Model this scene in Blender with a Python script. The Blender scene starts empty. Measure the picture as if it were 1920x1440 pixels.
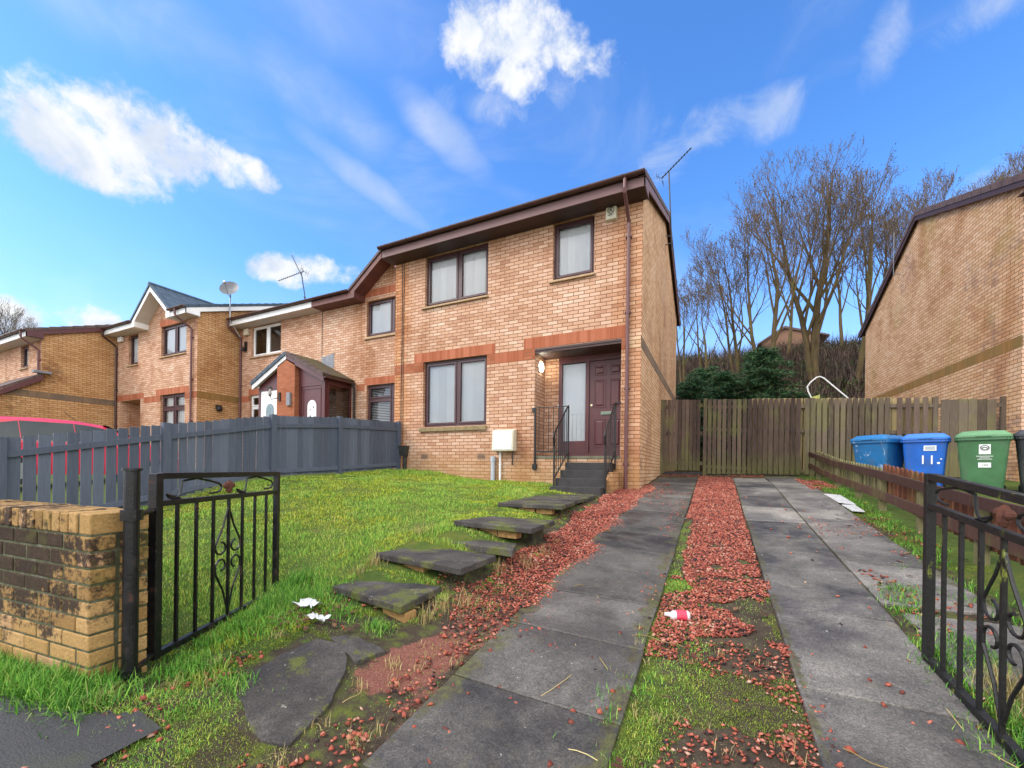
import bpy, math, random
import numpy as np
from mathutils import Vector, noise as mnoise
R = math.radians
S = bpy.context.scene
# ------------------------------------------------------------------ camera, sky, sun, exposure
F_PX = 780.0
AL = math.atan(780/1600)
cam_d = bpy.data.cameras.new('Camera'); cam = bpy.data.objects.new('Camera', cam_d)
S.collection.objects.link(cam); S.camera = cam
cam_d.sensor_width = 36; cam_d.lens = 36*F_PX/1920
cam_d.shift_y = 160/1920
cam_d.clip_start = 0.05; cam_d.clip_end = 2000
cam.location = (1.28, -8.14, 1.33)
from mathutils import Matrix
cam.rotation_euler = (Matrix.Rotation(AL, 3, 'Z') @ Matrix.Rotation(R(90), 3, 'X') @ Matrix.Rotation(R(0.75), 3, 'Z')).to_euler()
S.view_settings.view_transform = 'Standard'; S.view_settings.look = 'None'
S.view_settings.exposure = 1.42; S.view_settings.gamma = 1
S.render.resolution_x = 1024; S.render.resolution_y = 768

SUN_EL, SUN_AZ = 40, 228          # azimuth clockwise from +Y: the sun stands behind and left of the camera
W_ = bpy.data.worlds.new("World"); S.world = W_; W_.use_nodes = True
def build_world():
    nt = W_.node_tree; N = nt.nodes; L = nt.links; N.clear()
    out = N.new('ShaderNodeOutputWorld'); bg = N.new('ShaderNodeBackground'); L.new(bg.outputs[0], out.inputs[0])
    sky = N.new('ShaderNodeTexSky'); sky.sky_type = 'NISHITA'; sky.sun_disc = False
    sky.sun_elevation = R(SUN_EL); sky.sun_rotation = R(SUN_AZ); sky.air_density = 1.0; sky.dust_density = 0.4; sky.ozone_density = 3.0
    bg.inputs[1].default_value = 0.12
    tc = N.new('ShaderNodeTexCoord'); D = tc.outputs['Generated']
    def m(op, a, b=None, c=None):
        n = N.new('ShaderNodeMath'); n.operation = op
        for i, v in enumerate((a, b, c)):
            if v is None: continue
            if isinstance(v, (int, float)): n.inputs[i].default_value = v
            else: L.new(v, n.inputs[i])
        return n.outputs[0]
    def dot(v):
        n = N.new('ShaderNodeVectorMath'); n.operation = 'DOT_PRODUCT'; L.new(D, n.inputs[0]); n.inputs[1].default_value = v
        return n.outputs['Value']
    def noise(scale, det, rough, dist=0.0, off=(0, 0, 0), sc=(1, 1, 1)):
        mp = N.new('ShaderNodeMapping'); L.new(D, mp.inputs[0]); mp.inputs['Location'].default_value = off; mp.inputs['Scale'].default_value = sc
        n = N.new('ShaderNodeTexNoise'); L.new(mp.outputs[0], n.inputs['Vector']); n.inputs['Scale'].default_value = scale
        n.inputs['Detail'].default_value = det; n.inputs['Roughness'].default_value = rough; n.inputs['Distortion'].default_value = dist
        return n.outputs['Fac']
    def ramp(v, a, b, lo=0., hi=1.):
        n = N.new('ShaderNodeMapRange'); n.interpolation_type = 'SMOOTHSTEP'; L.new(v, n.inputs[0])
        n.inputs[1].default_value = a; n.inputs[2].default_value = b; n.inputs[3].default_value = lo; n.inputs[4].default_value = hi
        return n.outputs[0]
    # heading of a compass bearing (deg left/right of the house's street axis) and an elevation
    def dirv(az, el):
        a, e = R(az), R(el); return Vector((math.sin(a)*math.cos(e), math.cos(a)*math.cos(e), math.sin(e)))
    def blob(az, el, w, h, rot=0., wt=1.):
        c = dirv(az, el); t = Vector((math.cos(R(az)), -math.sin(R(az)), 0)); u = c.cross(t)*-1
        if u.z < 0: u = -u
        t1 = t*math.cos(R(rot)) + u*math.sin(R(rot)); t2 = -t*math.sin(R(rot)) + u*math.cos(R(rot))
        x = m('MULTIPLY', dot(t1), 1/R(w)); y = m('MULTIPLY', dot(t2), 1/R(h))
        r2 = m('ADD', m('MULTIPLY', x, x), m('MULTIPLY', y, y))
        v = m('MULTIPLY', m('SUBTRACT', 1., r2), wt)
        f = m('GREATER_THAN', dot(c), 0.2)
        return m('ADD', m('MULTIPLY', v, f), m('MULTIPLY', m('SUBTRACT', f, 1.), 3.))
    def mx(l):
        o = l[0]
        for q in l[1:]: o = m('SMOOTH_MAX', o, q, .25)
        return o
    CUM = CUMULUS
    cum = mx([blob(*b) for b in CUM])
    n1 = noise(8, 10, .60, .25); n1b = noise(26, 8, .62, .2, (5, 2, 8)); n2 = noise(11, 6, .55, .3, (3, 1, 2))
    f = m('ADD', cum, m('ADD', m('MULTIPLY', m('SUBTRACT', n1, .5), 3.0), m('MULTIPLY', m('SUBTRACT', n1b, .5), 2.2)))
    dens = ramp(f, -.18, .95)
    wis = mx([blob(*b) for b in WISPS])
    n3 = noise(7, 10, .68, .9, (7, 2, 5))
    g = m('ADD', wis, m('MULTIPLY', m('SUBTRACT', n3, .52), 3.6))
    dw = m('MULTIPLY', ramp(g, .0, 1.8), .62)
    cir = mx([blob(*b) for b in CIRRUS])
    n4 = noise(2.6, 9, .55, .6, (1, 5, 2), (1.0, 1.6, 3.4))
    dc = m('MULTIPLY', ramp(m('ADD', cir, m('MULTIPLY', m('SUBTRACT', n4, .5), 2.0)), .0, 1.7), .62)
    veil = m('MULTIPLY', ramp(noise(2.2, 7, .6, .8, (4, 4, 1), (1, 1, 2.5)), .44, .80), .26)
    # unseen bright cloud added behind and beside the camera, as soft fill on the walls
    back = ramp(dot(tuple(dirv(-26, 0)*-1)), -.50, .0)
    fill_cloud = m('MULTIPLY', back, ramp(noise(2.4, 8, .6, .3, (9, 1, 0)), .25, .6))
    total = m('MAXIMUM', m('MAXIMUM', dens, dw), m('MAXIMUM', dc, veil))
    # thin bright haze band along the horizon
    zz = N.new('ShaderNodeSeparateXYZ'); L.new(D, zz.inputs[0])
    hz = ramp(zz.outputs[2], -.02, .42, .66, 0.)
    total = m('MINIMUM', m('MAXIMUM', total, hz), 1.)
    # sky grade
    hs = N.new('ShaderNodeHueSaturation'); hs.inputs['Saturation'].default_value = SKY_SAT; hs.inputs['Value'].default_value = 1.0; L.new(sky.outputs[0], hs.inputs['Color'])
    tint = N.new('ShaderNodeMix'); tint.data_type = 'RGBA'; tint.blend_type = 'MULTIPLY'; tint.inputs[0].default_value = 1
    L.new(hs.outputs[0], tint.inputs[6]); tint.inputs[7].default_value = SKY_TINT
    shade = ramp(m('ADD', n2, m('MULTIPLY', dens, .10)), .42, .70)
    cc = N.new('ShaderNodeMix'); cc.data_type = 'RGBA'; L.new(shade, cc.inputs[0]); cc.inputs[6].default_value = (2.15, 2.45, 2.95, 1); cc.inputs[7].default_value = (3.15, 3.2, 3.25, 1)
    mxn = N.new('ShaderNodeMix'); mxn.data_type = 'RGBA'; L.new(total, mxn.inputs[0]); L.new(tint.outputs[2], mxn.inputs[6]); L.new(cc.outputs[2], mxn.inputs[7])
    dk = N.new('ShaderNodeMix'); dk.data_type = 'RGBA'; L.new(fill_cloud, dk.inputs[0]); L.new(mxn.outputs[2], dk.inputs[6]); dk.inputs[7].default_value = (8.8, 8.6, 8.2, 1)
    L.new(dk.outputs[2], bg.inputs[0])
# bearing, elevation, half width, half height (deg), tilt, weight
CUMULUS = [(-74, 28.2, 3.6, 2.8, 10, 1.), (-70.5, 29.8, 4.6, 4.0, 10, 1.), (-66, 30.2, 4.6, 3.2, -8, 1.), (-61.8, 30.6, 4.0, 2.1, -8, .9), (-58.5, 30.9, 2.6, 1.5, -10, .9), (-71.5, 26.6, 4.5, 1.8, 0, .7),
           (-51, 23.3, 4.6, 1.4, 3, .8), (-55.5, 22.4, 3, 1.6, 0, .8), (-71.5, 13.3, 3, 1.7, 0, .9), (-76, 12.5, 3, 2, 0, .9),
           (-31, 46, 4.2, 3.0, 0, .9), (-25.5, 46.2, 4.6, 3.2, 0, .9), (-18.5, 44.8, 4.6, 1.9, -12, .85), (-26.5, 43.2, 3.6, 2.2, 0, .8)]
WISPS = [(-29, 41, 4, 1.8, 0, .7), (-20, 42, 2, 1.6, 0, .7), (-36, 41, 1.6, 2.4, 0, .6), (-1, 37, 5.5, 2.2, 0, .9), (5.5, 36.4, 3.4, 2.6, 0, 1.), (-7, 36, 3.4, 3.4, 0, .8), (15.5, 37.6, 1.8, 3.4, -20, .9), (22, 37, 3, 2, 0, .9), (24, 25, 4, 1.8, 0, .9)]
CIRRUS = [(-35, 37.8, 8, 2.6, -35, 1.1), (-46, 33, 10, 1.8, -25, 1.0), (-50, 38, 9, 3.4, -20, .7), (-70, 38.5, 13, 4, 0, .7), (-52, 46, 16, 5, 0, .5)]
SKY_SAT = 1.2; SKY_TINT = (0.84, 0.93, 1.10, 1)
build_world()
sd = bpy.data.lights.new('Sun', 'SUN'); sd.energy = 0.9; sd.angle = R(25); sd.color = (1.0, .94, .85)
sun = bpy.data.objects.new('Sun', sd); S.collection.objects.link(sun)
_d = Vector((math.sin(R(SUN_AZ))*math.cos(R(SUN_EL)), math.cos(R(SUN_AZ))*math.cos(R(SUN_EL)), math.sin(R(SUN_EL))))
sun.rotation_euler = _d.to_track_quat('Z', 'Y').to_euler(); sun.location = (0, -20, 20)

# ------------------------------------------------------------------ helpers
COL = S.collection
rng = np.random.default_rng(7); rnd = random.Random(11)
WORG = {}
def setp(o, label=None, cat=None, group=None, kind=None):
    if label: o['label'] = label
    if cat: o['category'] = cat
    if group: o['group'] = group
    if kind: o['kind'] = kind
    return o
def thing(name, label, cat, loc=(0, 0, 0), rz=0, group=None):
    o = bpy.data.objects.new(name, None); COL.objects.link(o); o.empty_display_size = .2
    o.location = loc; o.rotation_euler = (0, 0, rz); WORG[o] = (Vector(loc) if rz == 0 else Vector((0, 0, 0)))
    return setp(o, label, cat, group)
class MB:
    def __init__(s): s.v = []; s.f = []; s.uv = None
    def add(s, vs, fs):
        b = len(s.v); s.v += [tuple(p) for p in vs]; s.f += [tuple(i+b for i in f) for f in fs]; return s
    def box(s, a, b, fix=None):
        x0, y0, z0 = a; x1, y1, z1 = b
        return s.add([(x0,y0,z0),(x1,y0,z0),(x1,y1,z0),(x0,y1,z0),(x0,y0,z1),(x1,y0,z1),(x1,y1,z1),(x0,y1,z1)],
                     [(0,3,2,1),(4,5,6,7),(0,1,5,4),(1,2,6,5),(2,3,7,6),(3,0,4,7)])
    def hexa(s, p8):
        return s.add(p8, [(0,3,2,1),(4,5,6,7),(0,1,5,4),(1,2,6,5),(2,3,7,6),(3,0,4,7)])
    def obox(s, c, ax, ay, az):
        """box from centre and three half-axis vectors"""
        c, ax, ay, az = map(Vector, (c, ax, ay, az))
        return s.hexa([c-ax-ay-az, c+ax-ay-az, c+ax+ay-az, c-ax+ay-az, c-ax-ay+az, c+ax-ay+az, c+ax+ay+az, c-ax+ay+az])
    def beam(s, p, q, w, h, up=(0, 0, 1)):
        p, q = Vector(p), Vector(q); d = q-p; n = d.normalized(); u = Vector(up); sd_ = n.cross(u)
        if sd_.length < 1e-4: sd_ = n.cross(Vector((1, 0, 0)))
        sd_.normalize(); u = sd_.cross(n)
        return s.obox((p+q)/2, d/2, sd_*w/2, u*h/2)
    def quad(s, *p): return s.add(p, [tuple(range(len(p)))])
    def prism(s, poly, vec):
        """poly (list of 3d points) extruded along vec"""
        n = len(poly); vec = Vector(vec); P = [Vector(p) for p in poly]
        fs = [tuple(range(n))[::-1], tuple(range(n, 2*n))] + [(i, (i+1) % n, (i+1) % n+n, i+n) for i in range(n)]
        return s.add(P+[p+vec for p in P], fs)
    def tube(s, pts, r, n=8, cap=True, closed=False):
        pts = [Vector(p) for p in pts]; m_ = len(pts); rs = r if isinstance(r, (list, tuple)) else [r]*m_
        vs = []; prev = None
        for i, p in enumerate(pts):
            if closed: d = pts[(i+1) % m_]-pts[i-1]
            else: d = pts[min(i+1, m_-1)]-pts[max(i-1, 0)]
            d.normalize()
            if prev is None:
                a = Vector((0, 0, 1)) if abs(d.z) < .9 else Vector((1, 0, 0)); prev = d.cross(a).normalized()
            x = (prev-d*prev.dot(d)).normalized(); prev = x; y = d.cross(x)
            for k in range(n):
                t = 2*math.pi*k/n; vs.append(p+(x*math.cos(t)+y*math.sin(t))*rs[i])
        fs = []
        for i in range(m_ if closed else m_-1):
            j = (i+1) % m_
            for k in range(n): fs.append((i*n+k, i*n+(k+1) % n, j*n+(k+1) % n, j*n+k))
        if cap and not closed: fs += [tuple(range(n))[::-1], tuple(range((m_-1)*n, m_*n))]
        return s.add(vs, fs)
    def ell(s, c, r, nu=16, nv=8):
        vs = [(c[0], c[1], c[2]-r[2])]; fs = []
        for j in range(1, nv):
            t = -math.pi/2+math.pi*j/nv
            for k in range(nu):
                p = 2*math.pi*k/nu; vs.append((c[0]+r[0]*math.cos(t)*math.cos(p), c[1]+r[1]*math.cos(t)*math.sin(p), c[2]+r[2]*math.sin(t)))
        vs.append((c[0], c[1], c[2]+r[2])); top = len(vs)-1
        for k in range(nu): fs.append((0, 1+(k+1) % nu, 1+k)); fs.append((top, 1+(nv-2)*nu+k, 1+(nv-2)*nu+(k+1) % nu))
        for j in range(nv-2):
            for k in range(nu): a = 1+j*nu+k; b = 1+j*nu+(k+1) % nu; fs.append((a, b, b+nu, a+nu))
        return s.add(vs, fs)
def wuv(me, org):
    """box-projected uv in metres, from world position"""
    n = len(me.loops)
    if not n: return
    co = np.empty(len(me.vertices)*3, 'f'); me.vertices.foreach_get('co', co); co = co.reshape(-1, 3)+np.array(org)
    nr = np.empty(len(me.polygons)*3, 'f'); me.polygons.foreach_get('normal', nr); nr = nr.reshape(-1, 3)
    lt = np.empty(len(me.polygons), 'i'); me.polygons.foreach_get('loop_total', lt)
    vi = np.empty(n, 'i'); me.loops.foreach_get('vertex_index', vi)
    pn = np.repeat(nr, lt, axis=0); P = co[vi]; uv = np.empty((n, 2), 'f')
    hl = np.hypot(pn[:, 0], pn[:, 1])+1e-9
    tx, ty = -pn[:, 1]/hl, pn[:, 0]/hl
    sg = np.where(np.abs(tx) > np.abs(ty), np.sign(tx), np.sign(ty)); tx *= sg; ty *= sg
    flat = np.abs(pn[:, 2]) > .75
    uv[:, 0] = np.where(flat, P[:, 0], P[:, 0]*tx+P[:, 1]*ty); uv[:, 1] = np.where(flat, P[:, 1], P[:, 2])
    l = me.uv_layers.new(name='UVMap'); l.data.foreach_set('uv', uv.ravel())
def part(name, mb, mat, parent=None, bevel=0, smooth=False, uv=True):
    org = WORG.get(parent, Vector((0, 0, 0))) if parent else Vector((0, 0, 0))
    me = bpy.data.meshes.new(name)
    me.from_pydata([(p[0]-org.x, p[1]-org.y, p[2]-org.z) for p in mb.v], [], mb.f); me.update()
    if uv: wuv(me, org)
    if mat:
        for q in (mat if isinstance(mat, (list, tuple)) else [mat]): me.materials.append(q)
    o = bpy.data.objects.new(name, me); COL.objects.link(o)
    if parent: o.parent = parent; WORG[o] = org
    if smooth: me.polygons.foreach_set('use_smooth', [True]*len(me.polygons))
    if bevel:
        b = o.modifiers.new('Bevel', 'BEVEL'); b.width = bevel; b.segments = 2; b.limit_method = 'ANGLE'; b.angle_limit = R(40)
    return o
def npmesh(name, V, Fc, mat, parent=None, nv=3, smooth=False):
    """large mesh from arrays; all faces have nv corners"""
    me = bpy.data.meshes.new(name); me.vertices.add(len(V)); me.vertices.foreach_set('co', np.asarray(V, 'f').ravel())
    nf = len(Fc); me.loops.add(nf*nv); me.loops.foreach_set('vertex_index', np.asarray(Fc, 'i').ravel())
    me.polygons.add(nf); me.polygons.foreach_set('loop_start', np.arange(nf, dtype='i')*nv); me.polygons.foreach_set('loop_total', np.full(nf, nv, 'i'))
    me.update(calc_edges=True); me.validate()
    if mat: me.materials.append(mat)
    if smooth: me.polygons.foreach_set('use_smooth', [True]*nf)
    o = bpy.data.objects.new(name, me); COL.objects.link(o)
    if parent: o.parent = parent
    return o
def text_mb(txt, size, extrude=.001):
    c = bpy.data.curves.new('t', 'FONT'); c.body = txt; c.size = size; c.extrude = extrude; c.align_x = 'CENTER'; c.align_y = 'CENTER'
    o = bpy.data.objects.new('t', c); COL.objects.link(o); bpy.context.view_layer.update()
    me = bpy.data.meshes.new_from_object(o.evaluated_get(bpy.context.evaluated_depsgraph_get()))
    v = [tuple(p.co) for p in me.vertices]; f = [tuple(p.vertices) for p in me.polygons]
    bpy.data.objects.remove(o); bpy.data.curves.remove(c); bpy.data.meshes.remove(me)
    return v, f
# ------------------------------------------------------------------ materials
class NT:
    def __init__(s, name):
        s.m = bpy.data.materials.new(name); s.m.use_nodes = True; s.t = s.m.node_tree; s.N = s.t.nodes; s.L = s.t.links
        s.b = s.N['Principled BSDF']; s.tc = s.N.new('ShaderNodeTexCoord'); s.geo = s.N.new('ShaderNodeNewGeometry')
    def put(s, n, i, v):
        if isinstance(v, bpy.types.NodeSocket): s.L.new(v, n.inputs[i])
        elif v is not None:
            if isinstance(v, tuple) and len(v) == 3 and n.inputs[i].type == 'RGBA': v = (*v, 1)
            n.inputs[i].default_value = v
    def vec(s, sc=(1, 1, 1), src='pos', off=(0, 0, 0)):
        mp = s.N.new('ShaderNodeMapping'); mp.inputs['Scale'].default_value = sc; mp.inputs['Location'].default_value = off
        so = {'pos': s.geo.outputs['Position'], 'uv': s.tc.outputs['UV'], 'obj': s.tc.outputs['Object']}[src]
        s.L.new(so, mp.inputs[0]); return mp.outputs[0]
    def noise(s, scale, det=4, rough=.55, dist=0., v=None):
        n = s.N.new('ShaderNodeTexNoise'); s.L.new(v or s.geo.outputs['Position'], n.inputs['Vector'])
        s.put(n, 'Scale', scale); s.put(n, 'Detail', det); s.put(n, 'Roughness', rough); s.put(n, 'Distortion', dist); return n.outputs['Fac']
    def mr(s, v, a, b, lo=0., hi=1., sm=True):
        n = s.N.new('ShaderNodeMapRange'); n.interpolation_type = 'SMOOTHSTEP' if sm else 'LINEAR'
        s.put(n, 0, v); s.put(n, 1, a); s.put(n, 2, b); s.put(n, 3, lo); s.put(n, 4, hi); return n.outputs[0]
    def mix(s, f, a, b, blend='MIX'):
        n = s.N.new('ShaderNodeMix'); n.data_type = 'RGBA'; n.blend_type = blend; s.put(n, 0, f); s.put(n, 6, a); s.put(n, 7, b); return n.outputs[2]
    def ma(s, op, a, b=None):
        n = s.N.new('ShaderNodeMath'); n.operation = op; s.put(n, 0, a); s.put(n, 1, b); return n.outputs[0]
    def ramp(s, v, cols, interp='LINEAR'):
        n = s.N.new('ShaderNodeValToRGB'); e = n.color_ramp.elements; n.color_ramp.interpolation = interp
        while len(e) < len(cols): e.new(.5)
        for i, c in enumerate(cols):
            p, c = c if isinstance(c[1], tuple) else (i/(len(cols)-1), c)
            e[i].position = p; e[i].color = (*c, 1)
        s.put(n, 0, v); return n.outputs[0]
    def bump(s, h, strength=.5, dist=.01, nrm=None):
        n = s.N.new('ShaderNodeBump'); s.put(n, 'Height', h); s.put(n, 'Strength', strength); s.put(n, 'Distance', dist)
        if nrm: s.L.new(nrm, n.inputs['Normal'])
        s.L.new(n.outputs[0], s.b.inputs['Normal']); return n.outputs[0]
    def sep(s, v):
        n = s.N.new('ShaderNodeSeparateXYZ'); s.L.new(v, n.inputs[0]); return n.outputs
    def fin(s, col=None, rough=.8, spec=None, metal=None):
        if col is not None: s.put(s.b, 'Base Color', col)
        s.put(s.b, 'Roughness', rough)
        if spec is not None: s.put(s.b, 'Specular IOR Level', spec)
        if metal is not None: s.put(s.b, 'Metallic', metal)
        return s.m
def simple(name, c, rough=.6, var=.12, scale=6, metal=0, spec=.5, bump=0.):
    t = NT(name); n = t.noise(scale, 5, .6)
    lo = tuple(max(0, x*(1-var)) for x in c); hi = tuple(x*(1+var) for x in c)
    if bump: t.bump(t.noise(scale*12, 4, .6), bump, .003)
    return t.fin(t.ramp(n, [(.25, lo), (.75, hi)]), rough, spec, metal)
def brick(name, pal, mortar, dirt=0., cols=(), dirtcol=(.05, .045, .05), green=0., stain=0., staincol=(.5, .27, .09), low=None):
    t = NT(name); b = t.N.new('ShaderNodeTexBrick'); t.L.new(t.tc.outputs['UV'], b.inputs['Vector'])
    b.offset = .5; b.inputs['Color1'].default_value = (0, 0, 0, 1); b.inputs['Color2'].default_value = (1, 1, 1, 1); b.inputs['Mortar'].default_value = (.5, .5, .5, 1)
    t.put(b, 'Scale', 1.); t.put(b, 'Mortar Size', .0078); t.put(b, 'Mortar Smooth', .3); t.put(b, 'Bias', 0.); t.put(b, 'Brick Width', .225); t.put(b, 'Row Height', .075)
    big = t.noise(.9, 3, .5); f = t.ma('ADD', t.ma('MULTIPLY', t.ma('ADD', b.outputs['Color'], .25), .68), t.ma('MULTIPLY', t.ma('SUBTRACT', big, .5), 1.15))
    c = t.ramp(f, pal)
    fine = t.noise(70, 5, .65); c = t.mix(.35, c, t.ramp(fine, [(.2, (.55, .55, .55)), (.8, (1.2, 1.2, 1.2))]), 'MULTIPLY')
    c = t.mix(t.ma('MULTIPLY', b.outputs['Fac'], .9), c, mortar)
    if stain: c = t.mix(t.ma('MULTIPLY', t.mr(t.noise(1.1, 6, .6, 0, t.vec((1, 1, .35))), .5, .72), stain), c, t.mix(1., c, staincol, 'MULTIPLY'))
    if dirt:
        d = t.mr(t.noise(.55, 8, .68, .5, t.vec((1, 1, .8), off=(4, 1, 3))), .52, .66); d2 = t.mr(t.noise(9, 5, .7), .36, .6)
        c = t.mix(t.ma('MULTIPLY', t.ma('MULTIPLY', d, d2), dirt), c, dirtcol)
    for (xc, hw, k_) in cols:
        xx = t.sep(t.geo.outputs['Position'])[0]; q = t.ma('ABSOLUTE', t.ma('SUBTRACT', xx, xc)); q = t.ma('ADD', t.ma('DIVIDE', q, hw), t.ma('MULTIPLY', t.ma('SUBTRACT', t.noise(2.2, 5, .6, 0, t.vec((1, 1, .4))), .5), 1.6))
        c = t.mix(t.ma('MULTIPLY', t.mr(q, .3, 1.1, 1., 0.), k_), c, t.mix(1., c, (.86, .60, .34), 'MULTIPLY'))
    if green: c = t.mix(t.ma('MULTIPLY', t.mr(t.noise(.8, 7, .65, 0, t.vec(off=(2, 7, 9))), .5, .7), green), c, (.22, .19, .03))
    if low:
        z = t.sep(t.geo.outputs['Position'])[2]
        k = t.mr(t.ma('ADD', z, t.ma('MULTIPLY', t.noise(3, 5, .6), -.8)), low[0]-.4, low[1]-.4, 1., 0.); c = t.mix(t.ma('MULTIPLY', k, low[2]), c, low[3])
    h = t.ma('ADD', t.ma('MULTIPLY', b.outputs['Fac'], -1.), t.ma('MULTIPLY', fine, .35)); t.bump(h, .55, .008)
    return t.fin(c, .88, .25)
M = {}
PINK = [(0, (.40, .20, .12)), (.25, (.51, .285, .18)), (.5, (.59, .355, .235)), (.78, (.645, .42, .30)), (1, (.70, .51, .38))]
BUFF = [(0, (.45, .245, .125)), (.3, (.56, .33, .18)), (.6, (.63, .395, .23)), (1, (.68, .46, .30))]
ORNG = [(0, (.40, .20, .085)), (.35, (.52, .285, .125)), (.7, (.58, .34, .165)), (1, (.62, .385, .20))]
M['brick_main'] = brick('brick_main', PINK, (.165, .078, .045), stain=.45, cols=((-5.85, .40, .75), (-.22, .42, .45)), low=(1.2, 1.9, .45, (.36, .21, .07)))
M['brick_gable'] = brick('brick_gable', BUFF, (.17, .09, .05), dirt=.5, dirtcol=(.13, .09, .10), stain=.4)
M['brick_orange'] = brick('brick_orange', ORNG, (.12, .06, .03), dirt=.55, dirtcol=(.07, .035, .02), stain=.5)
M['brick_row'] = brick('brick_row', PINK, (.20, .10, .055), stain=.7, dirt=.15)
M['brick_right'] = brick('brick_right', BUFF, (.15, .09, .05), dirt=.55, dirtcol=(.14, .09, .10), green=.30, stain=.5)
M['brick_red'] = brick('brick_red', [(0, (.30, .085, .035)), (1, (.42, .15, .075))], (.22, .11, .07), stain=.3)
def soldier(name, pal, mortar, dirty=0.):
    t = NT(name); b = t.N.new('ShaderNodeTexBrick'); t.L.new(t.tc.outputs['UV'], b.inputs['Vector']); b.offset = 0
    b.inputs['Color1'].default_value = (0, 0, 0, 1); b.inputs['Color2'].default_value = (1, 1, 1, 1)
    t.put(b, 'Scale', 1.); t.put(b, 'Mortar Size', .004); t.put(b, 'Mortar Smooth', .3); t.put(b, 'Brick Width', .075); t.put(b, 'Row Height', 50.)
    f = t.ma('ADD', b.outputs['Color'], t.ma('SUBTRACT', t.noise(1.2, 3), .5)); c = t.ramp(f, pal)
    c = t.mix(.3, c, t.ramp(t.noise(60, 4), [(.2, (.6, .6, .6)), (.8, (1.15, 1.15, 1.15))]), 'MULTIPLY')
    c = t.mix(t.ma('MULTIPLY', b.outputs['Fac'], .55), c, mortar)
    if dirty: c = t.mix(t.ma('MULTIPLY', t.mr(t.noise(1.6, 6, .6), .35, .65), dirty), c, (.16, .13, .05) if dirty < .8 else (.13, .10, .08))
    t.bump(t.ma('MULTIPLY', b.outputs['Fac'], -1.), .4, .005); return t.fin(c, .88, .25)
M['soldier'] = soldier('soldier_red', [(0, (.32, .09, .04)), (1, (.44, .15, .08))], (.36, .20, .13))
M['soldier_dirty'] = soldier('soldier_grey', [(0, (.20, .13, .08)), (1, (.28, .18, .11))], (.14, .11, .08), .85)
M['soldier_moss'] = soldier('soldier_moss', [(0, (.25, .13, .04)), (1, (.32, .17, .06))], (.16, .12, .03), .5)
M['upvc'] = simple('maroon_frame', (.060, .022, .026), .38, .15, 5)
M['maroon'] = simple('maroon_paint', (.088, .022, .024), .42, .18, 5)
M['soffit'] = simple('brown_soffit', (.055, .026, .024), .6, .15, 4)
M['fascia'] = simple('mauve_fascia', (.16, .085, .085), .6, .12, 3)
M['fascia_worn'] = simple('worn_fascia', (.13, .045, .038), .6, .5, 3)
M['gutter'] = simple('brown_gutter', (.062, .024, .020), .35, .25, 4)
M['pipe_m'] = simple('maroon_pipe', (.12, .045, .045), .42, .2, 4)
M['white'] = simple('white_upvc', (.78, .78, .78), .4, .05, 3)
M['whited'] = simple('white_soffit', (.62, .58, .56), .6, .08, 3)
M['cream'] = simple('cream_plastic', (.62, .57, .44), .5, .15, 14)
M['black'] = simple('black_iron', (.014, .013, .015), .38, .5, 9, bump=.4)
M['dark'] = simple('dark_void', (.015, .013, .013), .9, .2)
M['blind'] = simple('blind_fabric', (.86, .87, .87), .8, .03, 2)
M['room'] = simple('dim_room', (.08, .065, .055), .9, .4, 1.5)
M['sill'] = simple('stone_sill', (.42, .29, .17), .85, .2, 10, bump=.3)
M['sillm'] = simple('mossy_sill', (.24, .18, .09), .9, .4, 12, bump=.4)
M['concrete'] = simple('dark_concrete', (.030, .027, .027), .7, .4, 7, bump=.5)
M['landing'] = simple('landing_concrete', (.15, .14, .09), .85, .35, 7, bump=.4)
M['steel'] = simple('galvanised', (.42, .43, .45), .35, .15, 20, metal=.8)
M['grey_pl'] = simple('grey_plastic', (.42, .46, .52), .5, .1, 8)
M['lead'] = simple('lead_flashing', (.20, .21, .24), .6, .3, 9)
def rusty():
    t = NT('iron_rust'); n = t.noise(14, 7, .7); n2 = t.noise(60, 4, .6)
    c = t.mix(t.mr(n, .58, .72), t.ramp(n2, [(.3, (.0035, .0035, .0045)), (.7, (.010, .0095, .011))]), (.075, .026, .012)); t.bump(t.noise(90, 4), .6, .002)
    return t.fin(c, t.mr(n, .5, .7, .33, .8), .5)
M['iron'] = rusty()
def mossiron():
    t = NT('iron_moss'); n = t.noise(9, 7, .7, 0, t.vec((1, 1, .4)))
    c = t.mix(t.mr(n, .60, .68), t.ramp(t.noise(60, 4), [(.3, (.004, .004, .0045)), (.7, (.014, .013, .012))]), (.17, .20, .025)); t.bump(t.noise(90, 4), .8, .002)
    return t.fin(c, .55, .4)
M['iron_moss'] = mossiron()
def glass():
    t = NT('window_glass'); t.N.remove(t.b); N = t.N; o = N['Material Output']
    tr = N.new('ShaderNodeBsdfTransparent'); tr.inputs[0].default_value = (.98, .99, 1., 1); gl = N.new('ShaderNodeBsdfGlossy'); gl.inputs['Roughness'].default_value = .02
    lw = N.new('ShaderNodeFresnel'); lw.inputs[0].default_value = 1.5; mx = N.new('ShaderNodeMixShader')
    f = t.ma('ADD', t.ma('MULTIPLY', lw.outputs[0], 1.0), .04)
    t.L.new(f, mx.inputs[0]); t.L.new(tr.outputs[0], mx.inputs[1]); t.L.new(gl.outputs[0], mx.inputs[2]); t.L.new(mx.outputs[0], o.inputs[0]); return t.m
M['glass'] = glass()
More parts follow.
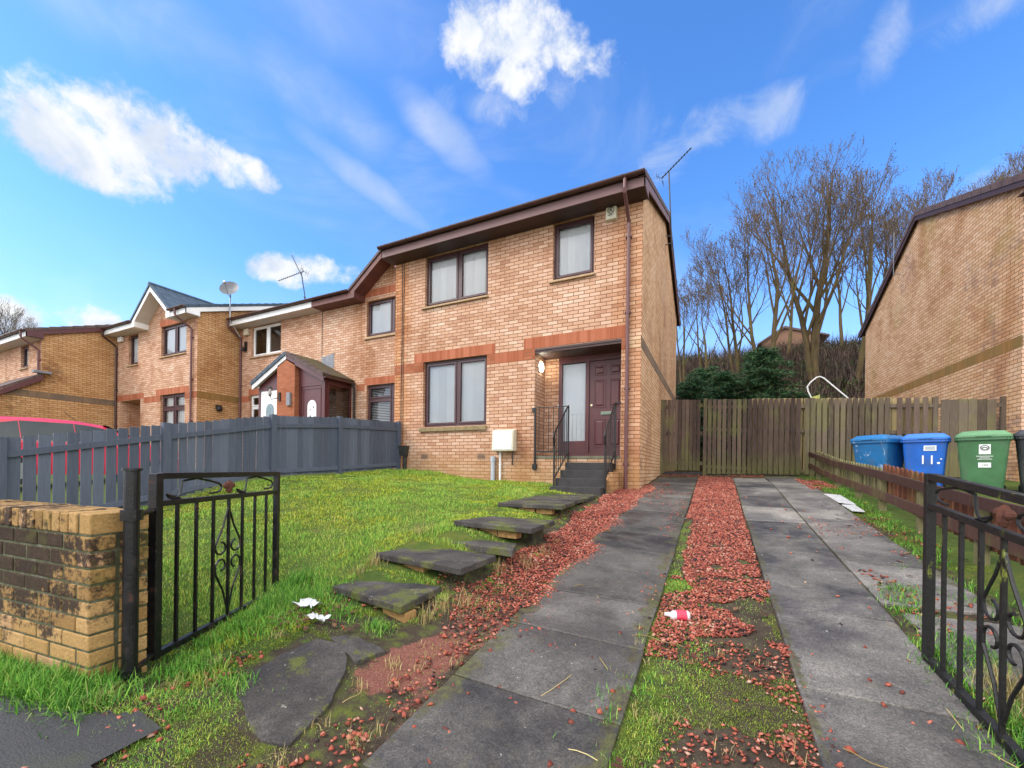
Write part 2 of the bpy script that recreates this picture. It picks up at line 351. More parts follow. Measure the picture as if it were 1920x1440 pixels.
def tiles(name, c, dist=.33, moss=0.):
    t = NT(name); uv = t.geo.outputs['Position']; s_ = t.sep(uv); n = t.noise(5, 6, .6)
    wx = t.ma('FRACT', t.ma('MULTIPLY', s_[0], 1/.3)); wy = t.ma('FRACT', t.ma('MULTIPLY', s_[1], 1/dist))
    col = t.ramp(n, [(.25, tuple(x*.7 for x in c)), (.75, tuple(x*1.3 for x in c))]); edge = t.ma('MAXIMUM', t.mr(wy, .9, .97), t.mr(wx, .93, .98)); col = t.mix(t.ma('MULTIPLY', edge, .6), col, tuple(x*.25 for x in c))
    if moss: col = t.mix(t.ma('MULTIPLY', t.mr(t.noise(3, 6, .7), .4, .6), moss), col, (.07, .075, .015))
    t.bump(t.ma('ADD', wy, t.mr(wx, .0, .35)), .8, .03); return t.fin(col, .7, .3)
M['tile_blue'] = tiles('blue_grey_tile', (.055, .085, .12))
M['tile_brown'] = tiles('brown_tile', (.10, .065, .06))
M['tile_moss'] = tiles('mossy_tile', (.09, .06, .05), .33, .8)
def wood(name, c1, c2, green=0., gcol=(.23, .27, .05), zlow=None, rough=.8, pitch=.12):
    t = NT(name); g = t.noise(9, 6, .6, .4, t.vec((6, 6, .5))); kn = t.noise(3.2, 5, .6, 0, t.vec((1, 1, .5)))
    rn = t.geo.outputs['Random Per Island']
    c = t.ramp(t.ma('ADD', t.ma('MULTIPLY', g, .6), t.ma('MULTIPLY', rn, .4)), [(.25, c1), (.75, c2)])
    if green:
        z = t.sep(t.geo.outputs['Position'])[2]; k = t.mr(t.ma('ADD', kn, t.ma('MULTIPLY', rn, .14)), .56, .76)
        if zlow: k = t.ma('MAXIMUM', k, t.mr(t.ma('ADD', z, t.ma('MULTIPLY', g, -.5)), zlow-.35, zlow+.25, 1., 0.))
        c = t.mix(t.ma('MULTIPLY', k, green), c, t.mix(g, tuple(x*.55 for x in gcol), gcol))
    t.bump(t.noise(40, 5, .6, 0, t.vec((4, 4, .4))), .5, .004); return t.fin(c, rough, .3)
M['fence_grey'] = wood('grey_painted_wood', (.058, .070, .100), (.112, .134, .182), rough=.6)
M['fence_back'] = wood('weathered_boards', (.040, .024, .019), (.155, .105, .082), .6, (.18, .185, .055), 1.42)
M['fence_back2'] = wood('mossy_boards', (.055, .038, .026), (.17, .13, .095), .6, (.21, .20, .075), 1.6)
M['fence_yellow'] = wood('yellowed_boards', (.30, .22, .10), (.45, .34, .17), .3)
M['rail_brown'] = wood('dark_brown_rail', (.030, .014, .012), (.095, .045, .036), .3)
M['picket_red'] = wood('red_brown_picket', (.09, .03, .016), (.20, .075, .04), .35)
M['post_green'] = wood('green_algae_post', (.10, .085, .045), (.23, .21, .095), .5, (.17, .18, .05))
def asphalt():
    t = NT('asphalt'); n = t.noise(140, 4, .7); c = t.ramp(n, [(.3, (.014, .014, .016)), (.75, (.055, .054, .058))]); c = t.mix(t.ma('MULTIPLY', t.mr(t.noise(3, 6, .6), .5, .7), .5), c, (.05, .065, .02))
    t.bump(n, .8, .006); return t.fin(c, .6, .5)
M['asphalt'] = asphalt()
def slab(name, lo, hi, edges=True):
    t = NT(name); n = t.noise(2.2, 8, .62, .3); f = t.noise(120, 4, .8); f2 = t.noise(38, 6, .75); r_ = t.geo.outputs['Random Per Island']
    c = t.ramp(t.ma('ADD', t.ma('MULTIPLY', n, .9), t.ma('MULTIPLY', t.ma('SUBTRACT', r_, .5), .34)), [(.24, lo), (.5, tuple(a*.55+b*.45 for a, b in zip(lo, hi))), (.78, hi)])
    c = t.mix(.85, c, t.ramp(f, [(.32, (.35, .35, .36)), (.5, (1., 1., 1.)), (.68, (2.1, 2.05, 1.95))]), 'MULTIPLY'); c = t.mix(.75, c, t.ramp(f2, [(.3, (.6, .6, .6)), (.7, (1.4, 1.38, 1.32))]), 'MULTIPLY')
    wet = t.mr(t.noise(1.4, 9, .68, .5, t.vec(off=(5, 5, 5))), .44, .60); c = t.mix(t.ma('MULTIPLY', wet, .55), c, t.mix(1., c, (.48, .47, .50), 'MULTIPLY'))
    c = t.mix(t.ma('MULTIPLY', t.mr(t.noise(2.8, 8, .75, .2, t.vec(off=(9, 1, 5))), .58, .70), .5), c, (.17, .145, .085))
    c = t.mix(t.ma('MULTIPLY', t.mr(t.noise(30, 3, .5, 0, t.vec(off=(1, 8, 2))), .72, .76), .7), c, (.42, .42, .36))
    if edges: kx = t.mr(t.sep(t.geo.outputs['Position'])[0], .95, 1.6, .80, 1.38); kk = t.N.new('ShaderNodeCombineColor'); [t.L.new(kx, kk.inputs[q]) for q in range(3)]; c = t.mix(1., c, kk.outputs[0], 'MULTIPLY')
    if edges:
        p = t.sep(t.geo.outputs['Position']); nn = t.ma('MULTIPLY', t.ma('SUBTRACT', t.noise(5, 7, .7), .5), .55); e = None
        for x0, k in ((.90, 1.), (.12, 1.), (1.66, .35), (2.86, .9), (2.262, .12)):
            d = t.ma('SUBTRACT', t.ma('DIVIDE', t.ma('ABSOLUTE', t.ma('SUBTRACT', p[0], x0)), k), nn); q = t.mr(d, .0, .07, 1., 0.); e = q if e is None else t.ma('MAXIMUM', e, q)
        near = t.mr(p[1], -4.6, -2.5, 1., .45); e = t.ma('MULTIPLY', e, near)
        c = t.mix(t.ma('MULTIPLY', e, .85), c, t.ramp(t.noise(26, 6, .7), [(.3, (.035, .026, .018)), (.5, (.075, .065, .03)), (.7, (.11, .13, .02))]))
    t.bump(t.ma('ADD', t.ma('ADD', f, t.ma('MULTIPLY', f2, .8)), t.ma('MULTIPLY', n, .6)), .7, .005); return t.fin(c, t.mr(wet, 0., 1., .72, .38), .5)
M['slab'] = slab('paving_slab', (.030, .028, .028), (.205, .190, .172))
def flagmat():
    t = NT('weathered_flag'); n = t.noise(4.5, 9, .68, .3); f = t.noise(120, 4, .8); p = t.sep(t.geo.outputs['Normal'])
    c = t.ramp(n, [(.3, (.026, .023, .022)), (.5, (.052, .046, .043)), (.7, (.10, .088, .078))]); c = t.mix(.85, c, t.ramp(f, [(.32, (.4, .4, .4)), (.5, (1., 1., 1.)), (.68, (2., 1.95, 1.85))]), 'MULTIPLY')
    c = t.mix(t.ma('MULTIPLY', t.mr(t.noise(24, 4, .6, 0, t.vec(off=(3, 8, 2))), .66, .72), .75), c, (.34, .33, .27))
    c = t.mix(t.ma('MULTIPLY', t.mr(t.noise(3.4, 9, .74, .2, t.vec(off=(7, 3, 5))), .52, .60), .8), c, t.ramp(f, [(.3, (.05, .06, .012)), (.7, (.16, .18, .03))]))
    c = t.mix(t.ma('MULTIPLY', t.mr(t.noise(2.6, 8, .7, 0, t.vec(off=(1, 13, 5))), .58, .66), .6), c, (.20, .165, .10))
    t.bump(t.ma('ADD', f, n), .9, .006); return t.fin(c, .75, .35)
M['slab_dark'] = flagmat()
def chips(name, cols, patch=0.):
    t = NT(name); v = t.geo.outputs['Random Per Island']
    if patch == 1: v = t.ma('ADD', t.ma('MULTIPLY', v, .72), t.ma('MULTIPLY', t.ma('SUBTRACT', t.noise(2.4, 6, .66), .34), .85))
    elif patch: v = t.ma('ADD', v, t.ma('MULTIPLY', t.ma('SUBTRACT', t.noise(3.5, 7, .7), .52), patch*1.5))
    c = t.ramp(v, cols); c = t.mix(.5, c, t.ramp(t.noise(180, 3), [(.3, (.6, .6, .6)), (.7, (1.3, 1.3, 1.3))]), 'MULTIPLY')
    return t.fin(c, .75, .35)
M['chips'] = chips('red_chips', [(0, (.022, .020, .024)), (.07, (.045, .024, .024)), (.14, (.15, .036, .024)), (.4, (.29, .066, .040)), (.7, (.38, .10, .062)), (.9, (.46, .16, .105)), (1, (.48, .30, .22))], .6)
M['grass'] = chips('grass_blades', [(0, (.055, .15, .022)), (.25, (.13, .31, .038)), (.5, (.24, .44, .05)), (.68, (.38, .50, .06)), (.82, (.47, .45, .09)), (.94, (.42, .32, .14)), (1, (.34, .20, .11))], 1)
M['grass_lush'] = chips('lush_grass', [(0, (.03, .12, .012)), (.4, (.08, .26, .02)), (.8, (.17, .38, .035)), (1, (.30, .38, .09))])
M['moss'] = chips('moss_tufts', [(0, (.12, .18, .014)), (.4, (.28, .36, .02)), (.75, (.48, .48, .035)), (1, (.46, .36, .10))], 1)
M['moss2'] = chips('dark_moss', [(0, (.05, .085, .012)), (.4, (.12, .18, .018)), (.8, (.24, .28, .03)), (1, (.34, .27, .09))], 1)
M['straw'] = chips('dry_grass', [(0, (.20, .14, .045)), (.5, (.38, .28, .11)), (1, (.55, .45, .22))])
M['leafd'] = chips('dead_leaf', [(0, (.05, .018, .012)), (.6, (.13, .05, .03)), (1, (.22, .11, .05))])
M['treeleaf'] = chips('withered_keys', [(0, (.05, .028, .018)), (.7, (.12, .07, .035)), (1, (.17, .14, .05))])
M['needle'] = chips('conifer_needles', [(0, (.010, .035, .016)), (.5, (.024, .080, .032)), (.8, (.05, .14, .05)), (.95, (.10, .19, .06)), (1, (.14, .10, .05))])
M['scrub'] = chips('brown_scrub', [(0, (.028, .016, .014)), (.5, (.070, .040, .030)), (1, (.15, .10, .07))])
M['ivy'] = chips('bramble_leaves', [(0, (.012, .03, .006)), (.5, (.035, .07, .012)), (1, (.09, .12, .02))])
def bark():
    t = NT('bark'); n = t.noise(5, 7, .65, 0, t.vec((1, 1, .3))); z = t.noise(1.2, 5, .6)
    c = t.ramp(n, [(.25, (.045, .032, .016)), (.75, (.15, .105, .05))]); c = t.mix(t.ma('MULTIPLY', t.mr(z, .5, .68), .55), c, (.12, .13, .03)); t.bump(n, .8, .02); return t.fin(c, .9, .2)
M['bark'] = bark()
M['twig'] = simple('twig_bark', (.115, .078, .046), .9, .3, 3)
def groundmat():
    t = NT('ground_soil'); a = t.N.new('ShaderNodeAttribute'); a.attribute_name = 'zone'; sp = t.N.new('ShaderNodeSeparateColor'); t.L.new(a.outputs['Color'], sp.inputs[0])
    n = t.noise(9, 8, .68); n2 = t.noise(1.7, 7, .65, .3); f = t.noise(120, 4, .7)
    soil = t.ramp(n, [(.2, (.028, .020, .015)), (.5, (.062, .046, .032)), (.8, (.12, .095, .062))]); soil = t.mix(.5, soil, t.ramp(f, [(.3, (.5, .5, .5)), (.7, (1.5, 1.5, 1.5))]), 'MULTIPLY')
    gr = t.ramp(t.ma('ADD', t.ma('MULTIPLY', n2, .45), t.ma('MULTIPLY', n, .55)), [(.3, (.030, .055, .012)), (.48, (.060, .095, .016)), (.6, (.105, .12, .020)), (.75, (.14, .115, .045))])
    gr = t.mix(.45, gr, t.ramp(f, [(.3, (.45, .45, .45)), (.7, (1.5, 1.5, 1.5))]), 'MULTIPLY')
    k = t.mr(t.ma('ADD', sp.outputs[0], t.ma('MULTIPLY', t.ma('SUBTRACT', n, .5), 1.3)), .35, .65)
    c = t.mix(k, soil, gr); pk = t.mr(t.ma('ADD', sp.outputs[1], t.ma('MULTIPLY', t.ma('SUBTRACT', t.noise(22, 6, .7), .5), 1.1)), .4, .62)
    c = t.mix(pk, c, t.ramp(f, [(.25, (.07, .025, .02)), (.5, (.20, .075, .055)), (.75, (.33, .17, .13))]))
    t.bump(t.ma('ADD', n, t.ma('MULTIPLY', f, .4)), .9, .02); return t.fin(c, .92, .2)
M['ground'] = groundmat()
def hillmat():
    t = NT('hill_soil'); n = t.noise(.7, 8, .68); c = t.ramp(n, [(.3, (.022, .016, .013)), (.5, (.045, .032, .024)), (.65, (.06, .055, .022)), (.8, (.05, .07, .02))])
    t.bump(t.noise(3, 6), 1., .2); return t.fin(c, .95, .1)
M['hill'] = hillmat()

# ------------------------------------------------------------------ ground height (thin plate spline through levels taken off the brick courses)
GP = np.array([(0,0,.98),(-.2,-.4,.94),(2,0,.98),(3.2,0,1.0),(0,3.3,1.24),(3.7,3.3,1.26),(-2.18,0,1.04),(-2.88,0,1.08),(-3.64,0,1.11),(-4.29,0,1.2),(-5.47,0,1.28),(-6,0,1.3),
 (-5.8,-1.9,1.18),(-5.8,-3.34,1.11),(-5.8,-4.08,1.03),(-5.8,-4.7,.84),(-5.8,-5.5,.66),(-5.8,-6.46,.5),(-1.3,-7.27,.33),(-3,-7.3,.30),(-2.3,-6.2,.46),(-1.35,-7.0,.27),(-1.65,-6.4,.30),(-1.87,-5.97,.36),(-.5,-6.8,.31),(-.75,-6.95,.30),(-.3,-7.3,.21),(0,-6.9,.21),(1.6,-6.3,.27),(1.6,-5,.42),(1.65,-3,.64),
 (.15,-5.64,.35),(.2,-2,.76),(2.8,-.7,.9),(2.7,-3,.63),(2.25,-5.5,.36),(2.3,-6.3,.26),(0,-8.6,.05),(2,-8.6,.06),(-3,-8.8,.08),(-6,-8.8,.15),(4,-8.5,.06),(4,-5,.45),(4,-3,.66),(4.5,0,1.0),(6,2,1.15),
 (-1.6,-5.6,.54),(-1.7,-4.5,.72),(-1.7,-3,.88),(-1.75,-1.5,.97),(-.05,-6,.32),(-.05,-5,.43),(-.1,-3.6,.60),(-.1,-2,.80),(-.75,-5.95,.425),(-.75,-5.45,.56),(-.65,-4.45,.715),(-.8,-3.0,.83),(-.8,-1.7,.88),(-.6,-1.15,.90),(-.9,-6.6,.37),(-3.6,-3.5,.98),(-3.8,-5.5,.68),(-3.8,-1.5,1.08),
 (-13,-3.5,.86),(-9,-1,1.15),(-12,1,1.2),(-20,-2.5,1.0),(-16,-.5,1.15),(-9,-6.5,.5),(-14,-7,.4),(-8,-3.5,.95),(-22,-8,.3)])
def _tps():
    P = GP[:, :2]; n = len(P); d = np.linalg.norm(P[:, None]-P[None], axis=2); K = np.where(d > 0, d*d*np.log(d+1e-12), 0)+np.eye(n)*.02
    A = np.zeros((n+3, n+3)); A[:n, :n] = K; A[:n, n] = 1; A[:n, n+1:] = P; A[n, :n] = 1; A[n+1:, :n] = P.T
    b = np.zeros(n+3); b[:n] = GP[:, 2]; return np.linalg.solve(A, b)
_TW = _tps()
def Zg(x, y):
    x = np.clip(np.asarray(x, float), -24, 7); y = np.clip(np.asarray(y, float), -9, 4.5)
    sh = x.shape; x = x.ravel(); y = y.ravel(); P = GP[:, :2]
    d = np.sqrt((x[:, None]-P[:, 0])**2+(y[:, None]-P[:, 1])**2); z = np.where(d > 0, d*d*np.log(d+1e-12), 0) @ _TW[:len(P)]+_TW[-3]+_TW[-2]*x+_TW[-1]*y
    return z.reshape(sh)
def zg(x, y): return float(Zg(np.array([x]), np.array([y]))[0])
def vnoise(x, y, s, seed=0):
    """cheap smooth value noise on arrays"""
    x = x*s+seed*17.3; y = y*s+seed*9.1; xi = np.floor(x); yi = np.floor(y); fx = x-xi; fy = y-yi; fx = fx*fx*(3-2*fx); fy = fy*fy*(3-2*fy)
    h = lambda a, b: np.modf(np.abs(np.sin(a*127.1+b*311.7+seed)*43758.5453))[0]
    return (h(xi, yi)*(1-fx)+h(xi+1, yi)*fx)*(1-fy)+(h(xi, yi+1)*(1-fx)+h(xi+1, yi+1)*fx)*fy
def fbm(x, y, s, seed=0): return (vnoise(x, y, s, seed)+.5*vnoise(x, y, s*2.1, seed+1)+.25*vnoise(x, y, s*4.3, seed+2))/1.75
def sstep(v, a, b): t = np.clip((v-a)/(b-a), 0, 1); return t*t*(3-2*t)
# right-hand limit of the lawn (stepping flags) and zone masks
def lawn_mask(x, y):
    edge = np.interp(y, [-7.2, -6.6, -6.25, -6.1, -5, -3, -1.25, -1.1, 0], [-.9, -.95, -1.0, -.58, -.42, -.50, -.55, -1.4, -1.42])
    return (x < edge+.28*(fbm(x, y, 2.2, 3)-.5)) & (y < -.02) & (x > -5.76) & (y > -7.03-.05*(-1.3-x)*.0)
def swath_mask(x, y):   # loose chips between the flags and the left slabs
    lo = np.interp(y, [-6.9, -5.6, -5, -4.2, -3, -1, .2], [.0, -.35, -.30, -.28, -.30, -.42, -.45])
    hi = np.interp(y, [-6.9, -5.6, -5.0, -4.5, -4.0, -3.4, -2, 0, .6], [.06, .12, .30, .52, .40, .22, .20, .26, .10])
    n = fbm(x, y, 3.0, 8)-.5
    return (x > lo+.25*n) & (x < hi+.25*n) & (y > -7) & (y < .9) & ~((y > -.02) & (x < .02))
def strip_mask(x, y):   # chips between the two slab tracks
    return (x > .955+np.where(y < -2.2, .16*fbm(x, y, 3, 12), 0)) & (x < 1.625) & (y > -4.45+.6*(fbm(x, y, 2.5, 2)-.5)) & (y < 2.55) & (fbm(x, y, 4.5, 14) < .66+.06*(y+4.5))
def build_ground():
    xs = np.concatenate([np.linspace(-90, -9, 30), np.arange(-8.5, -6, .4), np.arange(-6, 3.6, .07), np.arange(3.7, 8, .4), np.linspace(9, 90, 26)])
    ys = np.concatenate([np.linspace(-60, -10, 14), np.arange(-9.2, 2.8, .07), np.arange(2.9, 5, .3), np.linspace(5.5, 90, 24)])
    X, Y = np.meshgrid(xs, ys); Z = Zg(X, Y)
    fine = (X > -6) & (X < 3.6) & (Y > -9.2) & (Y < 2.8)
    Z = Z+np.where(fine, .034*(fbm(X, Y, 2.5, 5)-.5)+.020*(fbm(X, Y, 7, 6)-.5), 0)
    Z -= np.where((Y > -.0) & (X < .0) & (X > -6.1), .12, 0)
    V = np.stack([X, Y, Z], -1).reshape(-1, 3); nx = len(xs); ny = len(ys)
    i = np.arange(nx-1)[None]+np.arange(ny-1)[:, None]*nx; Fc = np.stack([i, i+1, i+1+nx, i+nx], -1).reshape(-1, 4)
    o = npmesh('ground', V, Fc, M['ground'], nv=4, smooth=True); setp(o, kind='structure')
    x, y = V[:, 0], V[:, 1]
    g = np.where(lawn_mask(x, y) | (x < -5.8) | (x > 3.0), .95, .42).astype('f')
    g = np.where((y < -7.4) & (x < 4), .30, g); g = np.where((x > .8) & (x < 1.7) & (y < -4.2), np.where(x < 1.15+.5*(fbm(x, y, 2., 91)-.5)-.10*(y+6), .60, .12), g)
    g = np.where(swath_mask(x, y) | strip_mask(x, y), .12, g)
    p = np.where(swath_mask(x, y) | strip_mask(x, y), .5, .0)
    pa = np.clip(1-((x+.13-(y+6.3)*.25)/.20)**2-((y+6.35)/.34)**2, 0, 1); p = np.maximum(p, np.where(pa > 0, .45+.6*pa, 0))
    c = np.zeros((len(V), 4), 'f'); c[:, 0] = g; c[:, 1] = p; c[:, 3] = 1
    at = o.data.color_attributes.new('zone', 'FLOAT_COLOR', 'POINT'); at.data.foreach_set('color', c.ravel())
build_ground()
def sheet(name, x0, x1, y0, y1, mat, lift, st=.25, edge=None):
    xs = np.arange(x0, x1+.001, st); ys = np.arange(y0, y1+.001, st); X, Y = np.meshgrid(xs, ys); Z = Zg(X, Y)+lift; V = np.stack([X, Y, Z], -1).reshape(-1, 3)
    i = np.arange(len(xs)-1)[None]+np.arange(len(ys)-1)[:, None]*len(xs); Fc = np.stack([i, i+1, i+1+len(xs), i+len(xs)], -1).reshape(-1, 4)
    if edge is not None: cx = V[Fc].mean(1); Fc = Fc[edge(cx[:, 0], cx[:, 1])]
    return npmesh(name, V, Fc, mat, nv=4, smooth=True)
setp(sheet('pavement', -14, 6, -12, -7.1, M['asphalt'], .020, .03, lambda x, y: y < np.interp(x, [-14, -1.6, -1.1, -.85, -.68, -.5], [-7.9, -7.52, -7.44, -7.26, -7.28, -9.5])+.05*(fbm(x, y, 5, 4)-.5)), kind='structure')
# slabs of the two tracks: each a tilted box on the terrain
def slab_mb(mb, x0, x1, y0, y1, lift, th=.05, jit=.004, z=None):
    j = lambda: rnd.uniform(-jit, jit)
    c = [(x0+j(), y0+j()), (x1+j(), y0+j()), (x1+j(), y1+j()), (x0+j(), y1+j())]
    t = [zg(a, b)+lift+j() if z is None else z+j() for a, b in c]
    mb.hexa([(a, b, q-th) for (a, b), q in zip(c, t)]+[(a, b, q) for (a, b), q in zip(c, t)])
dm = MB(); y = -6.98; g = .006
while y < 2.3: slab_mb(dm, .10, .935, y+g, y+.62-g, .022); y += .62
y = -7.64
while y < 2.0: slab_mb(dm, 1.64, 2.255, y+g, y+.91-g, .022); y += .91
y = -4.62
for k in range(8): slab_mb(dm, 2.272, 2.86, y+g, y+.91-g, .022); y += .91
for q in ((2.34, 2.9, -5.55, -4.72), (2.42, 3.0, -6.5, -5.62)): slab_mb(dm, *q, .012)
setp(part('driveway', dm, M['slab'], bevel=.006), kind='structure')
fm = MB()
def ragged(poly, top, th, jit=.012, step=.06):
    o = []
    for k in range(len(poly)):
        a, b = Vector(poly[k]), Vector(poly[(k+1) % len(poly)]); n = max(1, int((b-a).length/step))
        for i in range(n): q = a.lerp(b, i/n); o.append((q.x+rnd.uniform(-jit, jit), q.y+rnd.uniform(-jit, jit)))
    fm.prism([(x, y, (top if top is not None else zg(x, y)+.012)-th) for x, y in o], (0, 0, th))
ragged([(.9*(a+.48)-.48, .88*(b+6.78)-6.76) for a, b in [(-.18,-7.12),(-.30,-7.16),(-.47,-7.10),(-.66,-7.04),(-.78,-6.88),(-.72,-6.52),(-.60,-6.47),(-.42,-6.55),(-.30,-6.70),(-.22,-6.9)]], None, .04)
ragged([(-.66,-6.49),(-.55,-6.39),(-.33,-6.40),(-.38,-6.55),(-.5,-6.52)], None, .03)
ragged([(-1.02,-4.98),(-.22,-5.06),(-.30,-4.76),(-.95,-4.74)], .665, .06)
setp(part('path', fm, M['slab_dark'], bevel=.005), kind='structure')

# ------------------------------------------------------------------ stepping flags up the side of the lawn
t_ = NT('earth_bedding'); M['bedding'] = t_.fin(t_.ramp(t_.noise(14, 7, .7), [(.3, (.012, .010, .007)), (.5, (.035, .030, .015)), (.7, (.09, .11, .02))]), .95)
flags = [('lowest', [(-1.16,-6.03),(-.43,-6.15),(-.47,-5.68),(-1.10,-5.70)], .485, 'small dark paving flag, lowest of the lawn steps, beside the litter'),
         ('', [(-1.22,-5.55),(-.31,-5.67),(-.31,-5.15),(-1.10,-5.09)], .63, 'dark paving flag propped on yellow bricks, second step up the lawn edge'),
         ('', [(-1.11,-4.58),(-.19,-4.70),(-.22,-4.02),(-.98,-4.02)], .80, 'mossy paving flag above a wispy grass tuft, third step up the lawn edge'),
         ('', [(-1.25,-3.36),(-.38,-3.33),(-.45,-2.55),(-1.28,-2.55)], .895, 'moss-edged paving flag with a single yellow brick under its right corner')]
for k, (_, poly, z, lab) in enumerate(flags):
    cx = sum(p[0] for p in poly)/4; cy = sum(p[1] for p in poly)/4; zb = zg(cx, cy)
    t = thing('stepping_flag', lab, 'paving flag', (cx, cy, min(z-.15, zb)), 0, 'stepping flags beside the lawn')
    part('slab', MB().prism([(a, b, z-.052) for a, b in poly], (0, 0, .052)), M['slab_dark'], t, bevel=.008)
    cxm = cx; cym = cy; bd = [(cxm+(a-cxm)*.80, cym+.03+(b-cym)*.52) for a, b in poly]; part('bedding', MB().prism([(a, b, z-.45) for a, b in bd], (0, 0, .395)), M['bedding'], t)
    bm = MB(); (xa, ya), (xb, yb) = poly[0], poly[1]; ux, uy = xb-xa, yb-ya; ln = math.hypot(ux, uy); ux /= ln; uy /= ln
    n = int(ln/.235)
    for i in range(n):
        if (k == 0 and i != n-1) or (k == 1 and i in (0, 2)): continue
        s0 = .05+i*.232; off = rnd.uniform(.035, .07); L_ = .212
        for lay in range(1 if k != 1 else 2):
            zt = z-.055-lay*.072-rnd.uniform(0, .004); c = Vector((xa+ux*(s0+L_/2)-uy*(off+.05)*1.0, ya+uy*(s0+L_/2)+ux*(off+.05), zt-.032)); bm.obox(c, Vector((ux, uy, 0))*L_/2, Vector((-uy, ux, 0))*.05, Vector((0, 0, .032)))
    part('brick_support', bm, M['brick_orange_s'] if 'brick_orange_s' in M else simple('loose_brick', (.30, .17, .06), .9, .5, 22, bump=.5), t, bevel=.005)
for (x0, x1, y0, y1, z) in ((-1.32, -.45, -2.53, -1.93, .905), (-1.34, -.46, -1.91, -1.33, .915)):
    mb = MB(); slab_mb(mb, x0, x1, y0, y1, 0, .05, .01, z); o = part('stepping_flag', mb, M['slab_dark'], bevel=.006)
    setp(o, 'grey flag laid flush in the moss '+('next to the doorsteps' if y1 > -1.5 else 'one short of the doorsteps'), 'paving flag', 'stepping flags beside the lawn')

# ------------------------------------------------------------------ houses
def wall_holes(mb, x0, x1, z0, z1, y, holes, rev=.10, nrm=-1):
    """front wall in the plane Y=y, with reveals going back (towards +Y)"""
    xs = sorted(set([x0, x1]+[h[0] for h in holes]+[h[1] for h in holes])); zs = sorted(set([z0, z1]+[h[2] for h in holes]+[h[3] for h in holes]))
    xs = [v for v in xs if x0 <= v <= x1]; zs = [v for v in zs if z0 <= v <= z1]
    for a, b in zip(xs[:-1], xs[1:]):
        for c, d in zip(zs[:-1], zs[1:]):
            cx, cz = (a+b)/2, (c+d)/2
            if any(h[0] < cx < h[1] and h[2] < cz < h[3] for h in holes): continue
            mb.quad((a, y, c), (b, y, c), (b, y, d), (a, y, d))
    for h in holes:
        a, b, c, d = h[:4]; r = h[4] if len(h) > 4 else rev
        mb.quad((a, y, c), (a, y+r, c), (a, y+r, d), (a, y, d)); mb.quad((b, y+r, c), (b, y, c), (b, y, d), (b, y+r, d))
        mb.quad((a, y+r, d), (b, y+r, d), (b, y, d), (a, y, d)); mb.quad((a, y, c), (b, y, c), (b, y+r, c), (a, y+r, c))
def frame_mb(mb, x0, x1, z0, z1, y, w=.055, d=.06):
    mb.box((x0, y, z0), (x1, y+d, z0+w)); mb.box((x0, y, z1-w), (x1, y+d, z1)); mb.box((x0, y, z0+w), (x0+w, y+d, z1-w)); mb.box((x1-w, y, z0+w), (x1, y+d, z1-w))
